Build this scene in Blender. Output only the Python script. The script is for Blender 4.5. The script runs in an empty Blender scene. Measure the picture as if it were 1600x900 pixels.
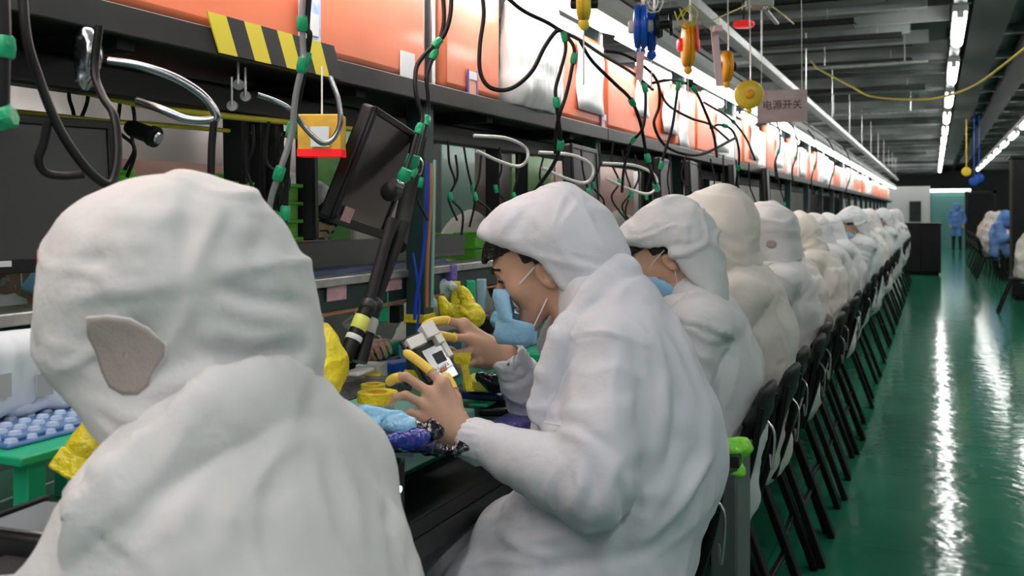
import bpy, math, random
import numpy as np
from mathutils import Vector, Matrix

# ------------------------------------------------------------------ camera, world, exposure
C = bpy.context.scene.collection
SC = bpy.context.scene
F = 1500.0                      # focal length in pixels of the 1600 wide frame
CAMH = 1.38
TH = math.atan(660.0 / F)       # the aisle runs along +Y, the camera looks left of it
cT, sT = math.cos(TH), math.sin(TH)
cd = bpy.data.cameras.new('camera'); cam = bpy.data.objects.new('camera', cd); C.objects.link(cam)
cam.location = (0, 0, CAMH); cam.rotation_euler = (math.pi/2, 0, TH)
cd.sensor_width = 36; cd.lens = F/1600*36; cd.shift_y = -120/1600.0; cd.clip_end = 200; cd.clip_start = .02
cd.dof.use_dof = True; cd.dof.focus_distance = 2.1; cd.dof.aperture_fstop = 7.0
SC.camera = cam
SC.view_settings.view_transform = 'Standard'; SC.view_settings.look = 'None'
SC.view_settings.gamma = 1; SC.view_settings.use_curve_mapping = False
SC.view_settings.exposure = 0.60
wd = bpy.data.worlds.new('world'); SC.world = wd; wd.use_nodes = True
wd.node_tree.nodes['Background'].inputs[0].default_value = (.86, .93, 1.0, 1)
wd.node_tree.nodes['Background'].inputs[1].default_value = .2
E_LAMP = 6.2      # bench lamps
E_CEIL = 14.0      # ceiling tubes
def area(name, loc, sx, sy, w, rot=(0,0,0), col=(1,.98,.95)):
    l = bpy.data.lights.new(name, 'AREA'); l.shape = 'RECTANGLE'; l.size = sx; l.size_y = sy; l.energy = w; l.color = col
    o = bpy.data.objects.new(name, l); C.objects.link(o); o.location = loc; o.rotation_euler = rot
    return o

def W(px, py, d):
    """point seen at pixel px,py at camera depth d"""
    x = (px-800)/F*d
    return Vector((x*cT-d*sT, x*sT+d*cT, CAMH-(py-330)/F*d))
def WX(px, py, X):
    r = (px-800)/F
    return W(px, py, X/(r*cT-sT))
def WZ(px, py, Z):
    return W(px, py, (CAMH-Z)*F/(py-330))

# ------------------------------------------------------------------ materials
MATS = {}
def mat(name, col, rough=.5, metal=0., bump=0., bscale=40., var=0., vscale=6., emit=None, es=0., trans=0., alpha=1., spec=.5, coat=0., sss=0., stretch=(1,1,1), col2=None):
    if name in MATS: return MATS[name]
    m = bpy.data.materials.new(name); m.use_nodes = True; nt = m.node_tree; b = nt.nodes['Principled BSDF']
    b.inputs['Base Color'].default_value = (*col, 1); b.inputs['Roughness'].default_value = rough
    b.inputs['Metallic'].default_value = metal; b.inputs['Specular IOR Level'].default_value = spec
    b.inputs['Transmission Weight'].default_value = trans; b.inputs['Alpha'].default_value = alpha
    b.inputs['Coat Weight'].default_value = coat; b.inputs['Coat Roughness'].default_value = .08
    if sss: b.inputs['Subsurface Weight'].default_value = sss; b.inputs['Subsurface Radius'].default_value = (.012, .005, .003); b.inputs['Subsurface Scale'].default_value = 1.
    if emit: b.inputs['Emission Color'].default_value = (*emit, 1); b.inputs['Emission Strength'].default_value = es
    tc = nt.nodes.new('ShaderNodeTexCoord'); mp = nt.nodes.new('ShaderNodeMapping'); nt.links.new(tc.outputs['Object'], mp.inputs[0]); mp.inputs['Scale'].default_value = stretch
    if var or col2:
        n = nt.nodes.new('ShaderNodeTexNoise'); n.inputs['Scale'].default_value = vscale; n.inputs['Detail'].default_value = 3; nt.links.new(mp.outputs[0], n.inputs[0])
        r = nt.nodes.new('ShaderNodeValToRGB'); r.color_ramp.elements[0].position = .35; r.color_ramp.elements[1].position = .65
        c2 = col2 if col2 else tuple(max(0, c*(1-var)) for c in col)
        c1 = col if col2 else tuple(min(1, c*(1+var*.4)) for c in col)
        r.color_ramp.elements[0].color = (*c2, 1); r.color_ramp.elements[1].color = (*c1, 1)
        nt.links.new(n.outputs[0], r.inputs[0]); nt.links.new(r.outputs[0], b.inputs['Base Color'])
    if bump:
        n = nt.nodes.new('ShaderNodeTexNoise'); n.inputs['Scale'].default_value = bscale; n.inputs['Detail'].default_value = 3; nt.links.new(mp.outputs[0], n.inputs[0])
        bp = nt.nodes.new('ShaderNodeBump'); bp.inputs['Strength'].default_value = bump; bp.inputs['Distance'].default_value = .01
        nt.links.new(n.outputs[0], bp.inputs['Height']); nt.links.new(bp.outputs[0], b.inputs['Normal'])
    MATS[name] = m; return m
BLK = mat('black_plastic', (.007,.007,.008), .42, spec=.35)
BLKM = mat('black_matte', (.009,.009,.010), .7, spec=.3)
CABLE = mat('cable_rubber', (.006,.006,.007), .42, spec=.35)
DGREY = mat('dark_grey_steel', (.028,.031,.031), .45, .2, var=.3)
LIP = mat('grey_lip_steel', (.034,.034,.032), .4, .3, var=.25, vscale=4)
TEALP = mat('dark_teal_paint', (.022,.055,.055), .4, var=.2)
ALU = mat('brushed_aluminium', (.62,.62,.60), .32, .85, var=.2, vscale=20)
CHROME = mat('chrome_flex', (.42,.43,.46), .25, 1.)
WHT = mat('white_plastic', (.78,.77,.74), .4)
LIME = mat('lime_plastic', (.14,.62,.03), .38, var=.15)
GREENT = mat('green_tape', (.01,.36,.16), .35, bump=.3, bscale=90)
GREENP = mat('green_plastic', (.01,.42,.20), .35)
MATG = mat('green_bench_mat', (.02,.20,.13), .3, var=.15)
MATT = mat('teal_mat', (.20,.45,.38), .35)
YEL = mat('yellow_tape', (.85,.70,.02), .36, bump=.8, bscale=70, var=.25, vscale=14)
YELH = mat('yellow_hose', (.55,.50,.05), .4)
ORG = mat('orange_sheet', (.80,.215,.105), .30, bump=.25, bscale=7, var=.10, vscale=2.5, coat=.2)
ORG2 = mat('deep_orange_sheet', (.80,.16,.06), .34, bump=.25, bscale=9, var=.12, vscale=3)
PLASTW = mat('white_plastic_film', (.78,.79,.80), .25, bump=.8, bscale=14, var=.1, vscale=5, stretch=(1,1,.35))
PAPER = mat('white_paper', (.80,.82,.86), .6, var=.04, vscale=20)
PINKP = mat('pink_label', (.75,.42,.45), .5, var=.15, vscale=60)
SILV = mat('silver', (.55,.56,.58), .25, .9)
BLUE = mat('blue_plastic', (.01,.10,.55), .3)
BLUEC = mat('blue_cable', (.01,.06,.55), .35)
REDP = mat('red_plastic', (.75,.015,.02), .2, emit=(1,.02,.02), es=.25)
ORGR = mat('amber_plastic', (.95,.42,.01), .35)
CARD = mat('yellow_carton', (.85,.48,.05), .6, var=.2, vscale=30)
TUBE = mat('lit_tube', (1,1,1), .4, emit=(1,.985,.94), es=E_LAMP)
TUBEC = mat('lit_ceiling_tube', (1,1,1), .4, emit=(1,.99,.96), es=E_CEIL)
HOUS = mat('lamp_housing', (.50,.51,.50), .4, .4)
SCREEN = mat('dark_screen', (.045,.038,.038), .16)
CLEARB = mat('blue_clear_tray', (.12,.28,.62), .12, trans=.4)
NAVY = mat('navy_bag', (.01,.015,.10), .25, bump=.5, bscale=50)
FOAMP = mat('pink_film', (.62,.50,.52), .35, alpha=1., var=.1)

# ------------------------------------------------------------------ mesh building
class MB:
    def __init__(s): s.v = []; s.f = []; s.mi = []; s.m = 0
    def add(s, vs, fs):
        o = len(s.v); s.v += [tuple(v) for v in vs]; s.f += [tuple(i+o for i in f) for f in fs]; s.mi += [s.m]*len(fs); return s
    def box(s, a, b, M=None):
        (x0,y0,z0),(x1,y1,z1) = a, b
        vs = [Vector(p) for p in ((x0,y0,z0),(x1,y0,z0),(x1,y1,z0),(x0,y1,z0),(x0,y0,z1),(x1,y0,z1),(x1,y1,z1),(x0,y1,z1))]
        if M is not None: vs = [M @ v for v in vs]
        return s.add(vs, [(3,2,1,0),(4,5,6,7),(0,1,5,4),(1,2,6,5),(2,3,7,6),(3,0,4,7)])
    def obox(s, c, ax, ay, az, h):
        """oriented box: centre, three unit axes, three half sizes"""
        c = Vector(c); A = [Vector(a).normalized()*k for a, k in zip((ax,ay,az), h)]
        if A[0].cross(A[1]).dot(A[2]) < 0: A[2] = -A[2]
        vs = [c+A[0]*i+A[1]*j+A[2]*k for k in (-1,1) for i, j in ((-1,-1),(1,-1),(1,1),(-1,1))]
        return s.add(vs, [(3,2,1,0),(4,5,6,7),(0,1,5,4),(1,2,6,5),(2,3,7,6),(3,0,4,7)])
    def beam(s, a, b, w, h, up=(0,0,1)):
        a = Vector(a); b = Vector(b); d = (b-a); L = d.length; d.normalize(); up = Vector(up)
        x = d.cross(up)
        if x.length < 1e-4: x = d.cross(Vector((1,0,0)))
        x.normalize(); z = x.cross(d)
        return s.obox((a+b)/2, d, x, z, (L/2, w/2, h/2))
    def tube(s, pts, r, n=8, sm=6, cap=True):
        pts = [Vector(p) for p in pts]
        if sm > 1 and len(pts) > 2:
            q = []; P = [2*pts[0]-pts[1]] + pts + [2*pts[-1]-pts[-2]]
            for i in range(1, len(P)-2):
                for k in range(sm):
                    t = k/sm; a, b, c, d = P[i-1:i+3]
                    q.append(.5*((2*b)+(c-a)*t+(2*a-5*b+4*c-d)*t*t+(3*b-a-3*c+d)*t**3))
            q.append(pts[-1]); pts = q
        rs = r if callable(r) else (lambda t: r)
        vs = []; fs = []; T = None; N = None; m = len(pts)
        for i, p in enumerate(pts):
            t = (pts[min(i+1, m-1)]-pts[max(i-1, 0)]).normalized()
            if N is None: N = t.orthogonal().normalized()
            else: N = (N-t*N.dot(t)).normalized()
            B = t.cross(N); rr = rs(i/(m-1))
            for k in range(n):
                a = 2*math.pi*k/n; vs.append(p+(N*math.cos(a)+B*math.sin(a))*rr)
        for i in range(m-1):
            for k in range(n):
                fs.append((i*n+k, i*n+(k+1) % n, (i+1)*n+(k+1) % n, (i+1)*n+k))
        if cap: fs += [tuple(range(n))[::-1], tuple((m-1)*n+k for k in range(n))]
        return s.add(vs, fs)
    def lathe(s, c, axis, prof, n=24):
        """prof: list of (distance along axis, radius)"""
        c = Vector(c); ax = Vector(axis).normalized(); N = ax.orthogonal().normalized(); B = ax.cross(N); vs = []; fs = []
        for h, r in prof:
            for k in range(n):
                a = 2*math.pi*k/n; vs.append(c+ax*h+(N*math.cos(a)+B*math.sin(a))*max(r, 1e-4))
        m = len(prof)
        for i in range(m-1):
            for k in range(n): fs.append((i*n+k, i*n+(k+1) % n, (i+1)*n+(k+1) % n, (i+1)*n+k))
        fs += [tuple(range(n))[::-1], tuple((m-1)*n+k for k in range(n))]
        return s.add(vs, fs)
    def prism(s, poly, nrm, th):
        """flat polygon (3D points) given thickness th along nrm"""
        n = len(poly); o = Vector(nrm).normalized()*th; P = [Vector(p) for p in poly]
        return s.add(P+[p+o for p in P], [tuple(range(n))[::-1], tuple(range(n, 2*n))] + [(i, (i+1) % n, n+(i+1) % n, n+i) for i in range(n)])
    def obj(s, name, m, parent=None, bev=0., smooth=True, seg=2, wn=False):
        me = bpy.data.meshes.new(name); me.from_pydata(s.v, [], s.f)
        for x in (m if isinstance(m, (list, tuple)) else [m]): me.materials.append(x)
        if max(s.mi or [0]) > 0: me.polygons.foreach_set('material_index', s.mi)
        me.update(); o = bpy.data.objects.new(name, me); C.objects.link(o)
        if parent: o.parent = parent
        if smooth: me.polygons.foreach_set('use_smooth', [True]*len(me.polygons))
        if bev:
            md = o.modifiers.new('b', 'BEVEL'); md.width = bev; md.segments = seg; md.limit_method = 'ANGLE'; md.angle_limit = .6
        if smooth:
            me.set_sharp_from_angle(angle=math.radians(50))
        return o
def tag(o, label, cat, group=None):
    o['label'] = label; o['category'] = cat
    if group: o['group'] = group
    return o
def thing(name, label, cat, loc=(0,0,0), group=None):
    """an Empty at the thing's base; its parts are built in world coordinates and moved under it by under()"""
    o = bpy.data.objects.new(name, None); C.objects.link(o); o.location = loc; o.empty_display_size = .1
    return tag(o, label, cat, group)
def under(root, *parts):
    for p in parts:
        if p.parent is not None: continue      # already a sub-part of one of the parts
        p.parent = root
        p.location = Vector(p.location)-root.location
    return root
def subpart(part, *ch):
    for c in ch: c.parent = part
    return part
def struct(o): o['kind'] = 'structure'; return o
def copy_tree(o, parent=None):
    c = o.copy(); C.objects.link(c)
    if parent is not None: c.parent = parent
    for ch in o.children: copy_tree(ch, c)
    return c

# ------------------------------------------------------------------ implicit surfaces for bodies and cloth
def A3(v): return np.array([v[0], v[1], v[2]], dtype=np.float32)
def smin(a, b, k):
    if k <= 0: return np.minimum(a, b)
    h = np.clip(.5+.5*(b-a)/k, 0, 1); return b+(a-b)*h-k*h*(1-h)
class SDF:
    def __init__(s, lo, hi, h):
        s.lo = np.array(lo, np.float32); s.h = h
        s.n = [int(math.ceil((hi[i]-lo[i])/h))+1 for i in range(3)]
        s.ax = [s.lo[i]+np.arange(s.n[i], dtype=np.float32)*h for i in range(3)]
        s.f = np.full(s.n, .3, np.float32)
    def region(s, lo, hi):
        sl = []
        for i in range(3):
            a = int(np.clip(math.floor((lo[i]-s.lo[i])/s.h), 0, s.n[i])); b = int(np.clip(math.ceil((hi[i]-s.lo[i])/s.h)+1, 0, s.n[i]))
            if b-a < 1: return None, None
            sl.append(slice(a, b))
        P = [s.ax[0][sl[0]][:, None, None], s.ax[1][sl[1]][None, :, None], s.ax[2][sl[2]][None, None, :]]
        return tuple(sl), P
    def put(s, lo, hi, fn, k=.02, cut=False):
        m = k+.03
        sl, P = s.region([a-m for a in lo], [a+m for a in hi])
        if sl is None: return s
        d = fn(P)
        s.f[sl] = -smin(-s.f[sl], d, k) if cut else smin(s.f[sl], d, k)
        return s
    def cap(s, a, b, ra, rb=None, k=.02, flat=None, cut=False):
        rb = ra if rb is None else rb; a = A3(a); b = A3(b); ba = b-a; L2 = float(ba@ba)+1e-9
        w = max(ra, rb)*(max(1., flat[1]) if flat else 1.)
        if flat: u = A3(flat[0]); u = u/np.linalg.norm(u); g = 1-1/flat[1]
        def fn(P):
            q = [P[i]-a[i] for i in range(3)]
            if flat:
                ub = float(ba@u)
                t = np.clip((q[0]*ba[0]+q[1]*ba[1]+q[2]*ba[2])/L2, 0, 1)
                r = [q[i]-t*ba[i] for i in range(3)]
                c = (r[0]*u[0]+r[1]*u[1]+r[2]*u[2])*g
                r = [r[i]-c*u[i] for i in range(3)]
                return np.sqrt(r[0]**2+r[1]**2+r[2]**2)-(ra+(rb-ra)*t)
            t = np.clip((q[0]*ba[0]+q[1]*ba[1]+q[2]*ba[2])/L2, 0, 1)
            return np.sqrt((q[0]-t*ba[0])**2+(q[1]-t*ba[1])**2+(q[2]-t*ba[2])**2)-(ra+(rb-ra)*t)
        return s.put(np.minimum(a, b)-w, np.maximum(a, b)+w, fn, k, cut)
    def chain(s, pts, rs, k=.02, flat=None):
        for i in range(len(pts)-1): s.cap(pts[i], pts[i+1], rs[i], rs[i+1], k, flat)
        return s
    def ell(s, c, r, R=None, k=.02, cut=False):
        """R: three axes (rows)"""
        c = A3(c); r = [float(x) for x in r]; w = max(r)
        Rm = np.eye(3, dtype=np.float32) if R is None else np.array([A3(x) for x in R])
        def fn(P):
            q = [P[i]-c[i] for i in range(3)]
            l = [q[0]*Rm[j, 0]+q[1]*Rm[j, 1]+q[2]*Rm[j, 2] for j in range(3)]
            k0 = np.sqrt(sum((l[j]/r[j])**2 for j in range(3))); k1 = np.sqrt(sum((l[j]/r[j]**2)**2 for j in range(3)))+1e-6
            return k0*(k0-1)/k1
        return s.put(c-w, c+w, fn, k, cut)
    def planes(s, pl, lo, hi, k=.004):
        """remove the intersection of half spaces n.p < c"""
        def fn(P):
            d = None
            for n, c in pl:
                e = P[0]*n[0]+P[1]*n[1]+P[2]*n[2]-c
                d = e if d is None else np.maximum(d, e)
            return d
        return s.put(lo, hi, fn, k, True)
    def sample(s, p):
        i = [int(round((p[j]-s.lo[j])/s.h)) for j in range(3)]
        if any(i[j] < 0 or i[j] >= s.n[j] for j in range(3)): return .3
        return float(s.f[i[0], i[1], i[2]])
    def tri(s, p):
        g = [(p[j]-s.lo[j])/s.h for j in range(3)]; i = [int(math.floor(x)) for x in g]
        if any(i[j] < 0 or i[j] >= s.n[j]-1 for j in range(3)): return .3
        t = [g[j]-i[j] for j in range(3)]; b = s.f[i[0]:i[0]+2, i[1]:i[1]+2, i[2]:i[2]+2]
        b = b[0]*(1-t[0])+b[1]*t[0]; b = b[0]*(1-t[1])+b[1]*t[1]; return float(b[0]*(1-t[2])+b[1]*t[2])
    def march(s, o, d, t0, t1, lim=0.):
        t = t0
        while t < t1:
            v = s.tri(o+d*t)-lim
            if v < .0006: return o+d*t
            t += max(.001, min(v*.7, .03))
        return None
    def mesh(s, sm=1):
        f = s.f; sg = f < 0
        c = [sg[i:sg.shape[0]-1+i, j:sg.shape[1]-1+j, k:sg.shape[2]-1+k] for i in (0,1) for j in (0,1) for k in (0,1)]
        al = c[0].copy(); an = c[0].copy()
        for x in c[1:]: al &= x; an |= x
        idx = np.argwhere(an & ~al); N = len(idx)
        vid = np.full(al.shape, -1, np.int32); vid[idx[:, 0], idx[:, 1], idx[:, 2]] = np.arange(N)
        off = np.array([(i, j, k) for i in (0,1) for j in (0,1) for k in (0,1)])
        val = np.stack([f[idx[:, 0]+o[0], idx[:, 1]+o[1], idx[:, 2]+o[2]] for o in off], 1)
        acc = np.zeros((N, 3)); cnt = np.zeros(N)
        for a in range(8):
            for b in range(a+1, 8):
                if np.abs(off[a]-off[b]).sum() != 1: continue
                va, vb = val[:, a], val[:, b]; x = (va < 0) != (vb < 0)
                t = np.where(x, va/(va-vb+1e-12), 0)
                p = off[a][None]+t[:, None]*(off[b]-off[a])[None]
                acc += p*x[:, None]; cnt += x
        V = (idx+acc/np.maximum(cnt, 1)[:, None])*s.h+s.lo[None]
        quads = []
        for ax in range(3):
            a = [slice(None)]*3; b = [slice(None)]*3; a[ax] = slice(0, -1); b[ax] = slice(1, None)
            o1, o2 = [(1, 2), (2, 0), (0, 1)][ax]
            A_, B_ = sg[tuple(a)], sg[tuple(b)]; x = A_ != B_
            x = x.copy()
            for o in (o1, o2):
                e = [slice(None)]*3; e[o] = 0; x[tuple(e)] = False; e[o] = -1; x[tuple(e)] = False
            e = np.argwhere(x); inside = A_[e[:, 0], e[:, 1], e[:, 2]]
            u1 = np.zeros(3, int); u1[o1] = 1; u2 = np.zeros(3, int); u2[o2] = 1
            q = [e-u1-u2, e-u2, e, e-u1]
            q = np.stack([vid[t[:, 0], t[:, 1], t[:, 2]] for t in q], 1)
            q = np.where(inside[:, None], q, q[:, ::-1]); quads.append(q)
        Q = np.concatenate(quads); Q = Q[(Q >= 0).all(1)]
        for _ in range(sm): V = relax(V, Q, .5)
        return V, Q
def relax(V, Q, f):
    N = len(V); a = np.zeros((N, 3)); c = np.zeros(N)
    for i in range(4):
        x, y = Q[:, i], Q[:, (i+1) % 4]
        for j in range(3):
            a[:, j] += np.bincount(x, V[y, j], N)+np.bincount(y, V[x, j], N)
        c += np.bincount(x, minlength=N)+np.bincount(y, minlength=N)
    return V*(1-f)+f*a/np.maximum(c, 1)[:, None]
def normals(V, Q):
    n = np.cross(V[Q[:, 2]]-V[Q[:, 0]], V[Q[:, 3]]-V[Q[:, 1]]); N = np.zeros_like(V)
    for i in range(4):
        for j in range(3): N[:, j] += np.bincount(Q[:, i], n[:, j], len(V))
    return N/(np.linalg.norm(N, axis=1)[:, None]+1e-12)
def noise(p, seed=0):
    p = np.asarray(p, np.float64)+seed*17.13; i = np.floor(p).astype(np.int64); t = p-i; t = t*t*t*(t*(t*6-15)+10)
    def h(x, y, z):
        n = (x*374761393+y*668265263+z*2147483647+seed*974711) & 0xffffffff
        n = ((n ^ (n >> 13))*1274126177) & 0xffffffff; n ^= n >> 16
        return (n & 0xffff)/32767.5-1
    r = 0
    for a in (0,1):
        for b in (0,1):
            for c in (0,1):
                w = (t[:, 0] if a else 1-t[:, 0])*(t[:, 1] if b else 1-t[:, 1])*(t[:, 2] if c else 1-t[:, 2])
                r = r+w*h(i[:, 0]+a, i[:, 1]+b, i[:, 2]+c)
    return r
def crease(p, seed): 
    n = noise(p, seed); return (1-np.abs(n)*1.6).clip(-1, 1)
def sharp(p, seed, w=.13):
    n = noise(p, seed); return np.exp(-(n/w)**2)*(.4+.6*np.abs(noise(np.asarray(p)*.6, seed+7)))
def surf_folds(S, V, N, folds):
    """raise or press folds along lines drawn on the cloth"""
    o = Vector(cam.location); out = np.zeros(len(V))
    for pts, w, am in folds:
        P = []
        for i in range(len(pts)-1):
            for t in (0, .34, .67): P.append((pts[i][0]+(pts[i+1][0]-pts[i][0])*t, pts[i][1]+(pts[i+1][1]-pts[i][1])*t))
        P.append(pts[-1]); H = []
        for px, py in P:
            D = (W(px, py, 1)-o).normalized(); h = S.march(o, D, .6, 3.5)
            if h is not None: H.append(h)
        if len(H) < 2: continue
        best = np.zeros(len(V)); m = len(H)-1
        for i in range(m):
            d, t = segdist(V, H[i], H[i+1]); tt = (i+t)/m
            best = np.maximum(best, np.exp(-(d/w)**2)*np.clip(np.sin(np.pi*(tt*.92+.04)), 0, 1)**.6)
        out += best*am
    return V+N*out[:, None]
def segdist(P, a, b):
    a = np.array(a, float); b = np.array(b, float); ba = b-a; t = np.clip((P-a)@ba/(ba@ba+1e-9), 0, 1)
    return np.linalg.norm(P-a-t[:, None]*ba, axis=1), t
def np_obj(name, V, Q, m, parent=None, mi=None):
    me = bpy.data.meshes.new(name); V = np.asarray(V, np.float32)
    me.vertices.add(len(V)); me.vertices.foreach_set('co', V.ravel())
    me.loops.add(Q.size); me.loops.foreach_set('vertex_index', Q.ravel().astype(np.int32))
    me.polygons.add(len(Q)); me.polygons.foreach_set('loop_start', np.arange(0, Q.size, 4, dtype=np.int32))
    for x in (m if isinstance(m, (list, tuple)) else [m]): me.materials.append(x)
    if mi is not None: me.polygons.foreach_set('material_index', mi.astype(np.int32))
    me.polygons.foreach_set('use_smooth', np.ones(len(Q), bool)); me.update(calc_edges=True); me.validate()
    o = bpy.data.objects.new(name, me); C.objects.link(o)
    if parent: o.parent = parent
    return o
# ------------------------------------------------------------------ people
def cloth(name, col, var=.05):
    m = mat(name, col, .62, bump=.35, bscale=26, var=var, vscale=5, spec=.35); nt = m.node_tree; b = nt.nodes['Principled BSDF']
    bp0 = b.inputs['Normal'].links[0].from_node
    tc = [n for n in nt.nodes if n.type == 'TEX_COORD'][0]
    n = nt.nodes.new('ShaderNodeTexNoise'); n.noise_type = 'RIDGED_MULTIFRACTAL'; n.inputs['Scale'].default_value = 8.; n.inputs['Detail'].default_value = 3; n.inputs['Roughness'].default_value = .45; n.inputs['Distortion'].default_value = .6
    nt.links.new(tc.outputs['Object'], n.inputs[0])
    bp = nt.nodes.new('ShaderNodeBump'); bp.inputs['Strength'].default_value = .5; bp.inputs['Distance'].default_value = .008
    nt.links.new(n.outputs[0], bp.inputs['Height']); nt.links.new(bp0.outputs[0], bp.inputs['Normal']); nt.links.new(bp.outputs[0], b.inputs['Normal'])
    return m
COAT_B = cloth('bluish_white_tyvek', (.70,.725,.79))
COAT_N = cloth('neutral_white_tyvek', (.74,.745,.75))
COAT_C = cloth('cream_white_tyvek', (.76,.725,.67))
COAT_G = cloth('grey_white_tyvek', (.66,.69,.71))
COAT_L = cloth('light_blue_smock', (.16,.34,.75))
SKIN = mat('skin', (.62,.38,.265), .5, sss=.12, bump=.08, bscale=300, var=.08, vscale=25)
HAIR = mat('black_hair', (.012,.009,.008), .45, bump=.9, bscale=120, stretch=(.4,1,1))
MASKM = mat('blue_surgical_mask', (.28,.55,.80), .6, bump=.25, bscale=80)
STRAP = mat('mask_strap_white', (.85,.86,.88), .6)
COT = mat('yellow_finger_cot', (.90,.62,.10), .45, bump=.15, bscale=150)
JEAN = mat('dark_trousers', (.02,.025,.035), .8, bump=.2, bscale=80)
SHOE = mat('dark_shoe', (.02,.02,.02), .5)
EYEW = mat('eye_white', (.6,.58,.55), .2)
PATCH = mat('mesh_patch', (.47,.41,.375), .55, bump=.2, bscale=400, var=.14, vscale=9)

def frame(yaw):
    """forward, left, up of someone turned by yaw from facing -X"""
    f = Vector((-math.cos(yaw), -math.sin(yaw), 0)); u = Vector((0, 0, 1)); return f, u.cross(f), u
def pitched(f, u, deg):
    a = math.radians(deg); return f*math.cos(a)-u*math.sin(a), u*math.cos(a)+f*math.sin(a)

def head_sdf(S, c, f, l, u, neck):
    P = lambda a, b, d: c+f*a+l*b+u*d
    R = (f, l, u)
    S.ell(P(-.008, 0, .012), (.097, .077, .092), R, .02)
    S.ell(P(.035, 0, -.045), (.055, .060, .075), R, .03)
    for s in (-1, 1):
        S.cap(P(0, .048*s, -.075), P(.068, .012*s, -.122), .022, .018, .03)
        S.ell(P(.062, .040*s, -.048), (.02, .018, .02), R, .03)
        S.ell(P(.100, .031*s, -.018), (.014, .017, .009), R, .012, cut=True)
        S.ell(P(.079, .031*s, -.020), (.012, .015, .011), R, .004)
        S.ell(P(.097, .011*s, -.052), (.009, .007, .007), R, .006)
    S.ell(P(.076, 0, -.128), (.018, .018, .016), R, .02)
    S.cap(P(.088, 0, -.012), P(.106, 0, -.046), .007, .0105, .012)
    S.cap(P(.083, -.030, .006), P(.083, .030, .006), .011, .011, .02)
    S.cap(P(-.035, 0, -.05), neck, .054, .058, .03)
    for s in (-1, 1):
        S.ell(P(-.004, .082*s, -.046), (.019, .011, .032), (f*.96-u*.25, l+f*.0, u*.96+f*.25), .005)
        S.ell(P(-.001, .092*s, -.042), (.009, .007, .017), R, .004, cut=True)

def hair_obj(c, f, l, u, fringe, parent, h=.004):
    P = lambda a, b, d: c+f*a+l*b+u*d
    S = SDF(c-Vector((.17,.17,.17)), c+Vector((.17,.17,.17)), h)
    S.ell(P(-.010, 0, .016), (.104, .083, .097), (f, l, u), .01)
    # face side stays free: cut in front of the ears and below the hairline
    S.planes([(-f, -(f.dot(c)+.030)), (u, u.dot(c)+.030)], c-Vector((.2,.2,.2)), c+Vector((.2,.2,.2)), .008)
    S.planes([(u, u.dot(c)-.045)], c-Vector((.2,.2,.2)), c+Vector((.2,.2,.2)), .006)
    S.planes([(-f, -(f.dot(c)+.008)), (u, u.dot(c)-.005)], c-Vector((.2,.2,.2)), c+Vector((.2,.2,.2)), .006)
    rnd = random.Random(5)
    if fringe:
        for i in range(15):
            b = (i/14-.5)*.105; S.cap(P(.082-abs(b)*.3, b, .062), P(.110-abs(b)*.5+rnd.uniform(-.004,.004), b+rnd.uniform(-.006,.006), .040+rnd.uniform(-.008,.008)), .010, .004, .006)
    V, Q = S.mesh(1); N = normals(V, Q)
    V = V+N*(crease(V*np.array([60., 60., 30.]), 3)*.002)[:, None]
    return np_obj('hair', V, Q, HAIR, parent)

def mask_obj(c, f, l, u, parent, rows=None, straps=None):
    rows = rows or [(-.026,.101,.075,.036),(-.034,.111,.070,.048),(-.055,.121,.062,.060),(-.075,.119,.050,.066),(-.095,.114,.036,.068),(-.115,.110,.028,.066),(-.138,.100,.020,.058),(-.152,.082,.016,.050)]
    na = 21; vs = []; fs = []
    R2 = []
    for i in range(len(rows)-1):
        for t in (0, .5): R2.append(tuple(a+(b-a)*t for a, b in zip(rows[i], rows[i+1])))
    R2.append(rows[-1])
    for j, (uu, ff, sf, w) in enumerate(R2):
        for k in range(na):
            a = (k/(na-1)-.5)*math.pi; pl = .0012*math.cos(j*math.pi) if 4 < j < 11 else 0
            vs.append(c+f*(sf+(ff-sf)*math.cos(a)**.8+pl)+l*(w*math.sin(a))+u*(uu+.004*abs(math.sin(a))))
    for j in range(len(R2)-1):
        for k in range(na-1): fs.append((j*na+k, j*na+k+1, (j+1)*na+k+1, (j+1)*na+k))
    m = MB().add(vs, fs); o = m.obj('face_mask', MASKM, parent); sd = o.modifiers.new('s', 'SOLIDIFY'); sd.thickness = .0016
    r0, r1 = R2[2], R2[-3]
    for s in (-1, 1):
        e1 = c+l*(.088*s)-f*.008-u*.005; e2 = c+l*(.086*s)-f*.012-u*.062
        if straps:
            e1, e2 = (c+f*q[0]+u*q[1]+l*(.083*s) for q in straps[:2]); r0, r1 = R2[straps[2]], R2[straps[3]]
            st = MB().tube([c+f*r0[2]+l*(r0[3]*s)+u*r0[0], (c+f*r0[2]+l*(r0[3]*s)+u*r0[0]).lerp(e1, .5)+l*.004*s, e1], .0017, 6).tube([c+f*r1[2]+l*(r1[3]*s)+u*r1[0], (c+f*r1[2]+l*(r1[3]*s)+u*r1[0]).lerp(e2, .5)+l*.004*s, e2], .0017, 6)
            subpart(o, st.obj('mask_strap', STRAP)); continue
        st = MB().tube([c+f*r0[2]+l*(r0[3]*s)+u*r0[0], c+f*.03+l*(.0765*s)-u*.016, e1], .0017, 6)
        st.tube([c+f*r1[2]+l*(r1[3]*s)+u*r1[0], c+f*.004+l*(.078*s)-u*.085, e2], .0017, 6)
        subpart(o, st.obj('mask_strap', STRAP))
    return o

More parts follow.
